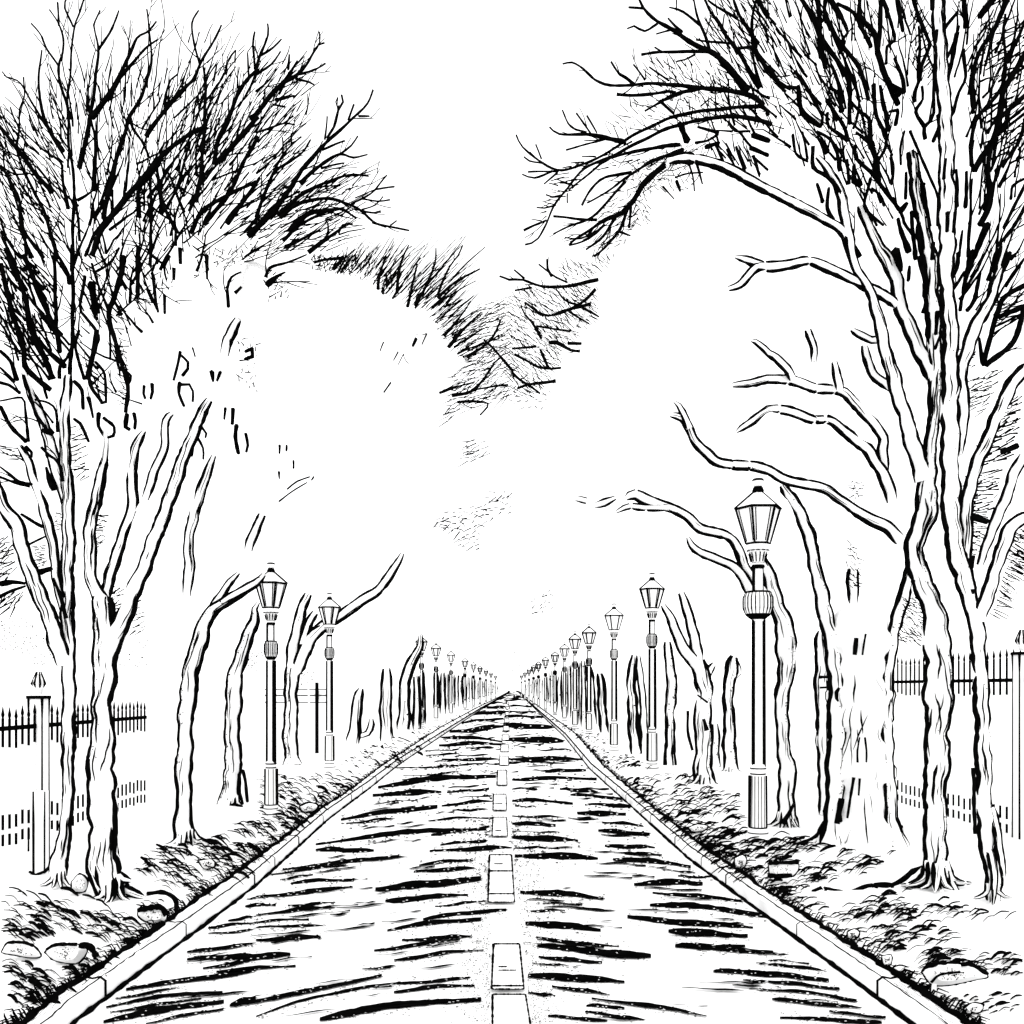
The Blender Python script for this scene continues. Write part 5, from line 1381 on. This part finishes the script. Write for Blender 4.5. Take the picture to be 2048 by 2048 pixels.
# ------------------------------------------------------------------ shrubs behind the fences
def shrub(Y, spec, label, name='shrub', size=(.8, 1.7)):
    first = parse(spec[0][0])
    bx = sum(a for a, b, c in first) / len(first)
    root = empty(name, (at(bx, HY, Y).x, Y, VERGE), label, 'shrub')
    m = MB()
    st = MB()
    for (poly, n) in spec:
        pl = [(a, b) for a, b, c in parse(poly)]
        xs, ys = [a for a, b in pl], [b for a, b in pl]
        k = 0
        while k < n:
            x, y = rnd.uniform(min(xs), max(xs)), rnd.uniform(min(ys), max(ys))
            if not inside(x, y, pl):
                continue
            k += 1
            m.speck(at(x, y, Y + rnd.uniform(-.6, .6)), rnd.uniform(*size) * Y / F, BK)
    for k in range(6):
        x = bx + rnd.uniform(-14, 14)
        st.tube([at(bx, HY, Y) * 1, at(x, (ys[0] + ys[-1]) / 2, Y)], [.02, .01], WH, 5)
    for i in range(0, len(st.v)):
        pass
    st.v = [(a, b, max(c, VERGE - .02)) for a, b, c in st.v]
    m.build('foliage', MATS_LEAF, root)
    stem = MB()
    stem.tube([Vector((root.location.x, Y, VERGE)), Vector((root.location.x + .05, Y, .8)), Vector((root.location.x, Y, CAM_H + .4))], [.03, .025, .015], WH, 6)
    stem.build('stem', MATS_LEAF, root)
shrub(14, [("02 0,820 200,800 300,920 420,1040 380,1180 250,1160 180,1080 0,1060", 330)], 'thin dotted shrub at the far left edge behind the picket fence')
shrub(13, [("02 960,960 1120,970 1110,1170 900,1160", 110)], 'small dotted shrub showing behind the right limb of the large twisted tree')
shrub(15, [("02 1880,1060 1990,1040 1990,1220 1850,1200", 70)], 'small dotted shrub behind the nearest lamp on the left')
shrub(20, [("12 330,1200 440,1210 460,1290 330,1310", 50)], 'tiny dotted shrub above the low black railed fence')
shrub(12, [("33 1000,300 1170,350 1150,460 1030,420", 46)], 'scrap of low shrub at the foot of the right picket fence beside the gnarled tree')
shrub(9.6, [("33 1780,560 1932,560 1932,720 1820,680", 60)], 'scrap of low shrub under the fence post at the right edge')

shrub(150, [("12 1890,1040 1932,1010 1960,1100 1980,1240 1932,1330 1890,1290", 60), ("22 0,980 60,1010 110,1160 60,1240 0,1250", 40)], 'tiny dotted tree closing the far end of the avenue', 'distant_tree', (.6, 1.4))
# ------------------------------------------------------------------ grass and leaf litter
gr = MB()
def tufts(poly, n, side, ln=(55, 165), w=(5, 12.5), z=VERGE):
    pl = [(a, b) for a, b, c in parse(poly)]
    xs, ys = [a for a, b in pl], [b for a, b in pl]
    k = 0
    n = int(n * .68)
    while k < n:
        x, y = rnd.uniform(min(xs), max(xs)), rnd.uniform(min(ys), max(ys))
        if not inside(x, y, pl) or y < HY + 18:
            continue
        k += 1
        sc_ = min(1.0, (y - HY) / 330 + .12)
        l = rnd.uniform(*ln) * S * sc_
        a = math.radians(rnd.gauss(31 if side > 0 else 24, 10))
        # arching blade: rises from its root, bows over towards the road
        x1, y1 = x + side * math.cos(a) * l, y + math.sin(a) * l * .75
        mx, my = (x + x1) / 2, (y + y1) / 2 - l * rnd.uniform(.08, .24)
        Yd = depth_of(max(y1, y) + 2)
        p = smooth([(x, y), (mx, my), (x1, y1)], max(3.0, l / 6))
        ww = rnd.uniform(*w) * S * (.45 + .55 * sc_)
        if rnd.random() < .15:
            ww *= 2.3
        L = len(p)
        pts, rr = [], []
        for i, (px, py) in enumerate(p):
            t_ = i / (L - 1)
            pts.append(at(px, py, Yd + .05 * (1 - t_)))
            rr.append(max(.5, ww * .47 * (.5 + .75 * math.sin(math.pi * min(1, t_ * .85 + .12)))) * Yd / F)
        gr.tube(pts, rr, BK, 4)
    # crumbs
    for q_ in range(n):
        x, y = rnd.uniform(min(xs), max(xs)), rnd.uniform(min(ys), max(ys))
        if inside(x, y, pl) and y > HY + 15:
            Yd = depth_of(y)
            gr.speck(at(x, y, Yd), rnd.uniform(.6, 1.5) * Yd / F, BK)
# left verge, near to far
tufts("03 0,1010 300,1000 480,1060 460,1200 280,1280 0,1270", 115, 1)
tufts("03 480,1060 720,1060 960,1110 1040,1260 1000,1330 760,1300 500,1200", 130, 1)
tufts("03 0,1600 100,1560 300,1560 430,1620 420,1750 250,1820 0,1820", 60, 1, (40, 110), (8, 22))
tufts("03 1000,990 1320,980 1300,1090 1180,1230 1060,1270 1050,1100", 40, 1, (30, 80))
tufts("03 1080,590 1260,600 1520,800 1540,930 1400,930 1200,880 960,760 1060,680", 120, 1)
tufts("03 1300,570 1520,540 1932,600 1932,700 1700,860 1500,760", 130, 1)
tufts("03 1640,430 1932,400 1932,620 1700,560|13 0,560 0,420", 60, 1)
tufts("13 0,30 330,60 560,10 800,20 620,170 340,380 0,600 0,480", 330, 1, (50, 150), (5, 11.5))
tufts("12 660,1850 900,1740 1200,1740 1250,1800 1020,1932 800,1932 640,1910", 150, 1, (30, 100))
tufts("12 1150,1650 1400,1580 1600,1480 1700,1440 1760,1430 1500,1590 1260,1760", 130, 1, (24, 80), (4, 10))
tufts("03 600,1340 740,1340 900,1430 760,1560 600,1560 620,1480", 42, 1, (30, 80))
# right verge
tufts("33 1300,1720 1932,1680 1932,1840 1500,1860", 46, -1, (40, 100), (8, 20))
tufts("33 1200,1330 1932,1400 1932,1560 1700,1560 1500,1480 1180,1500", 120, -1)
tufts("33 600,1220 900,1180 1460,1200 1480,1290 1000,1380 760,1310 600,1280", 100, -1)
tufts("33 500,1100 760,980 1100,900 1100,1010 840,1120 560,1160", 80, -1)
tufts("33 0,620 330,680 560,700 880,640 890,760 500,850 200,940 60,940 0,860", 150, -1)
tufts("33 0,540 400,500 300,620 0,640|23 1932,620 1932,540", 60, -1)
tufts("23 1500,600 1932,480 1932,760 1780,850 1560,690", 140, -1)
tufts("23 1260,450 1560,370 1800,480 1700,600 1500,630", 120, -1)
tufts("23 840,80 1100,30 1420,30 1650,260 1500,380 1240,440 1080,320", 240, -1, (50, 150), (5, 11.5))
tufts("22 720,1932 560,1760 640,1740 760,1830 900,1830 1000,1880 1100,1932", 110, -1, (30, 90))
tufts("22 200,1470 330,1560 520,1640 720,1690 740,1740 620,1760 480,1700 300,1560", 120, -1, (24, 70), (4, 10))
# strip of tangled blades right behind both kerbs
for (fi, fo, s) in ((fLi, fLo, -1), (fRi, fRo, 1)):
    for q_ in range(900):
        y = 3.6 + 26 * rnd.random() ** 2.0
        x = outer(fi, fo, y, s) + s * abs(rnd.gauss(0, .035))
        l = rnd.uniform(.02, .09)
        gr.tube([Vector((x + s * l * .7, y + rnd.uniform(-.06, .06), VERGE + l * .5)), Vector((x + s * l * .3, y, VERGE + l * .55)), Vector((x, y, VERGE + .005))],
                [.002, .004 * (1 + y / 30), .003], BK, 4)
tufts("03 60,900 440,880 700,980 900,1010 500,1080 0,1010", 34, 1)
tufts("03 1040,560 1380,580 1900,400 1932,460 1300,620", 50, 1)
tufts("33 30,480 420,540 860,640 900,560 1000,640 560,720 0,640", 50, -1)
tufts("33 1300,930 1480,1010 1700,1060 1900,1080 1700,1140 1300,1060", 30, -1)
tufts("23 1440,130 1760,200 1800,470 1600,380 1450,240", 50, -1)
tufts("33 900,1020 1300,1010 1450,1150 1000,1180", 60, -1)
tufts("33 0,860 300,900 480,1060 200,1020", 40, -1)
tufts("33 1000,1500 1200,1480 1300,1640 1200,1720", 30, -1)
tufts("03 460,1330 620,1330 640,1560 440,1700 420,1560", 46, 1)
tufts("03 0,1430 340,1460 400,1600 0,1560", 40, 1)
tag(gr.build('grass', MATS_LEAF), 'tangled clumps of black and white grass spread over both verges', 'grass', kind='stuff')

def leaf(outline, ridge, Y, label, stalk=None, name='fallen_leaf', spots=40):
    """a thick curled leaf lying in the grass"""
    o = [(a, b) for a, b, c in parse(outline)]
    cx_, cy_ = sum(a for a, b in o) / len(o), sum(b for a, b in o) / len(o)
    root = empty(name, at(cx_, max(b for a, b in o), Y), label, 'stone' if name == 'stone' else 'leaf')
    m = MB()
    sm = smooth(o + [o[0]], 5)[:-1]
    n = len(sm)
    rim = [at(a, b, Y) for a, b in sm]
    fr = [at(cx_ + (a - cx_) * .6, cy_ + (b - cy_) * .6, Y - .05) for a, b in sm]
    bk = [at(cx_ + (a - cx_) * .6, cy_ + (b - cy_) * .6, Y + .05) for a, b in sm]
    for ring_, flip in ((fr, False), (bk, True)):
        for j in range(n):
            q = [rim[j], rim[(j + 1) % n], ring_[(j + 1) % n], ring_[j]]
            m.face(q if not flip else q[::-1], WH)
        m.face(ring_ if not flip else ring_[::-1], WH)
    loop = rim + [rim[0], rim[1]]
    m.tube(loop, [rnd.uniform(1.2, 3.4) * Y / F for _ in loop], BK, 5)
    for (s_, w) in ridge:
        p = smooth([(a, b) for a, b, c in parse(s_)], 6)
        m.tube([at(a, b, Y - .055) for a, b in p], [w * S * .5 * Y / F * rnd.uniform(.7, 1.2) for _ in p], BK, 5)
    for k in range(spots):
        f_ = rnd.uniform(.1, .62)
        a, b = rnd.choice(sm)
        m.speck(at(cx_ + (a - cx_) * f_, cy_ + (b - cy_) * f_, Y - .052), rnd.uniform(.7, 1.5) * Y / F, BK)
    m.build('face' if name == 'stone' else 'blade', MATS_LEAF, root)
    if stalk:
        q = MB()
        p = smooth([(a, b) for a, b, c in parse(stalk)], 6)
        q.tube([at(a, b, Y) for a, b in p], [5.5 * Y / F] * len(p), WH, 7)
        for sgn in (-1, 1):
            q.tube([at(a + sgn * 5.5, b, Y) for a, b in p], [1.5 * Y / F] * len(p), BK, 5)
        q.build('stalk', MATS_LEAF, root)
leaf("03 10,1390 60,1320 180,1315 260,1350 310,1420 220,1430 110,1410 40,1400", [("03 60,1318 170,1318 250,1340", 26)], depth_of(1920), 'smaller curled fallen leaf at the lower left edge of the grass')
leaf("03 340,1390 400,1340 580,1330 660,1370 590,1470 460,1465 390,1440", [("03 350,1370 420,1335 580,1332", 30), ("03 600,1340 680,1350 730,1430", 50)], depth_of(1930), 'larger curled fallen leaf beside the nearest left kerb stone')
leaf("33 1160,1540 1230,1480 1460,1480 1540,1490 1660,1570 1560,1600 1360,1640 1230,1630", [("33 1180,1510 1280,1475 1350,1470", 36), ("33 1460,1485 1540,1485 1660,1555", 36), ("33 1230,1620 1300,1560 1450,1540", 20)], depth_of(1995), 'broad drooping leaf raised on a stalk by the lower right kerb', "33 1255,1620 1250,1690 1250,1760", 'broad_leaf', 70)
leaf("33 0,720 220,715 190,815 30,820", [("33 10,718 230,712", 34), ("33 0,815 180,812", 36)], depth_of(1765), 'flat pale slab shaped leaf in the grass left of the long root on the right', None, 'fallen_leaf', 24)
STN = [("23 930,150 960,132 1060,140 1050,165 960,172", 1578, 'small pale stone lying in the grass nearest the third right lamp'),
 ("23 1680,680 1740,655 1770,690 1750,750 1690,760", 1740, 'round pale stone just behind the right kerb below the nearest lamp'),
 ("23 1330,450 1400,425 1480,440 1440,475 1350,478", 1668, 'flat pale stone in the grass between the right kerb and the nearest lamp'),
 ("33 600,1240 650,1215 690,1240 660,1290 610,1285", 1885, 'small rounded stone below the long root on the right'),
 ("33 860,1420 930,1412 925,1480 880,1492", 1938, 'squarish small stone between the right kerb and the broad drooping leaf'),
 ("33 1480,1820 1540,1775 1620,1790 1600,1840 1500,1850", 2030, 'pale stone at the bottom right corner behind the kerb'),
 ("13 330,290 400,262 470,285 430,330 350,325", 1628, 'pale stone in the grass beyond the nearest left lamp'),
 ("03 540,860 600,800 660,850 640,930 550,930", 1788, 'pointed pale stone between the slender tree and the large twisted tree'),
 ("03 1500,700 1600,690 1620,740 1540,760", 1742, 'low pale stone in the left verge grass by the kerb')]
for o_, yb_, lab_ in STN:
    leaf(o_, [], depth_of(yb_), lab_, None, 'stone', 22)
leaf("03 1070,1040 1180,1060 1260,1090 1240,1160 1130,1170 1040,1110", [("03 1040,1075 1200,1050 1260,1110", 50), ("03 1110,950 1230,940 1320,990 1330,1080", 36)], depth_of(1850), 'rounded curled leaf beside the roots of the large twisted tree', None, 'fallen_leaf', 30)
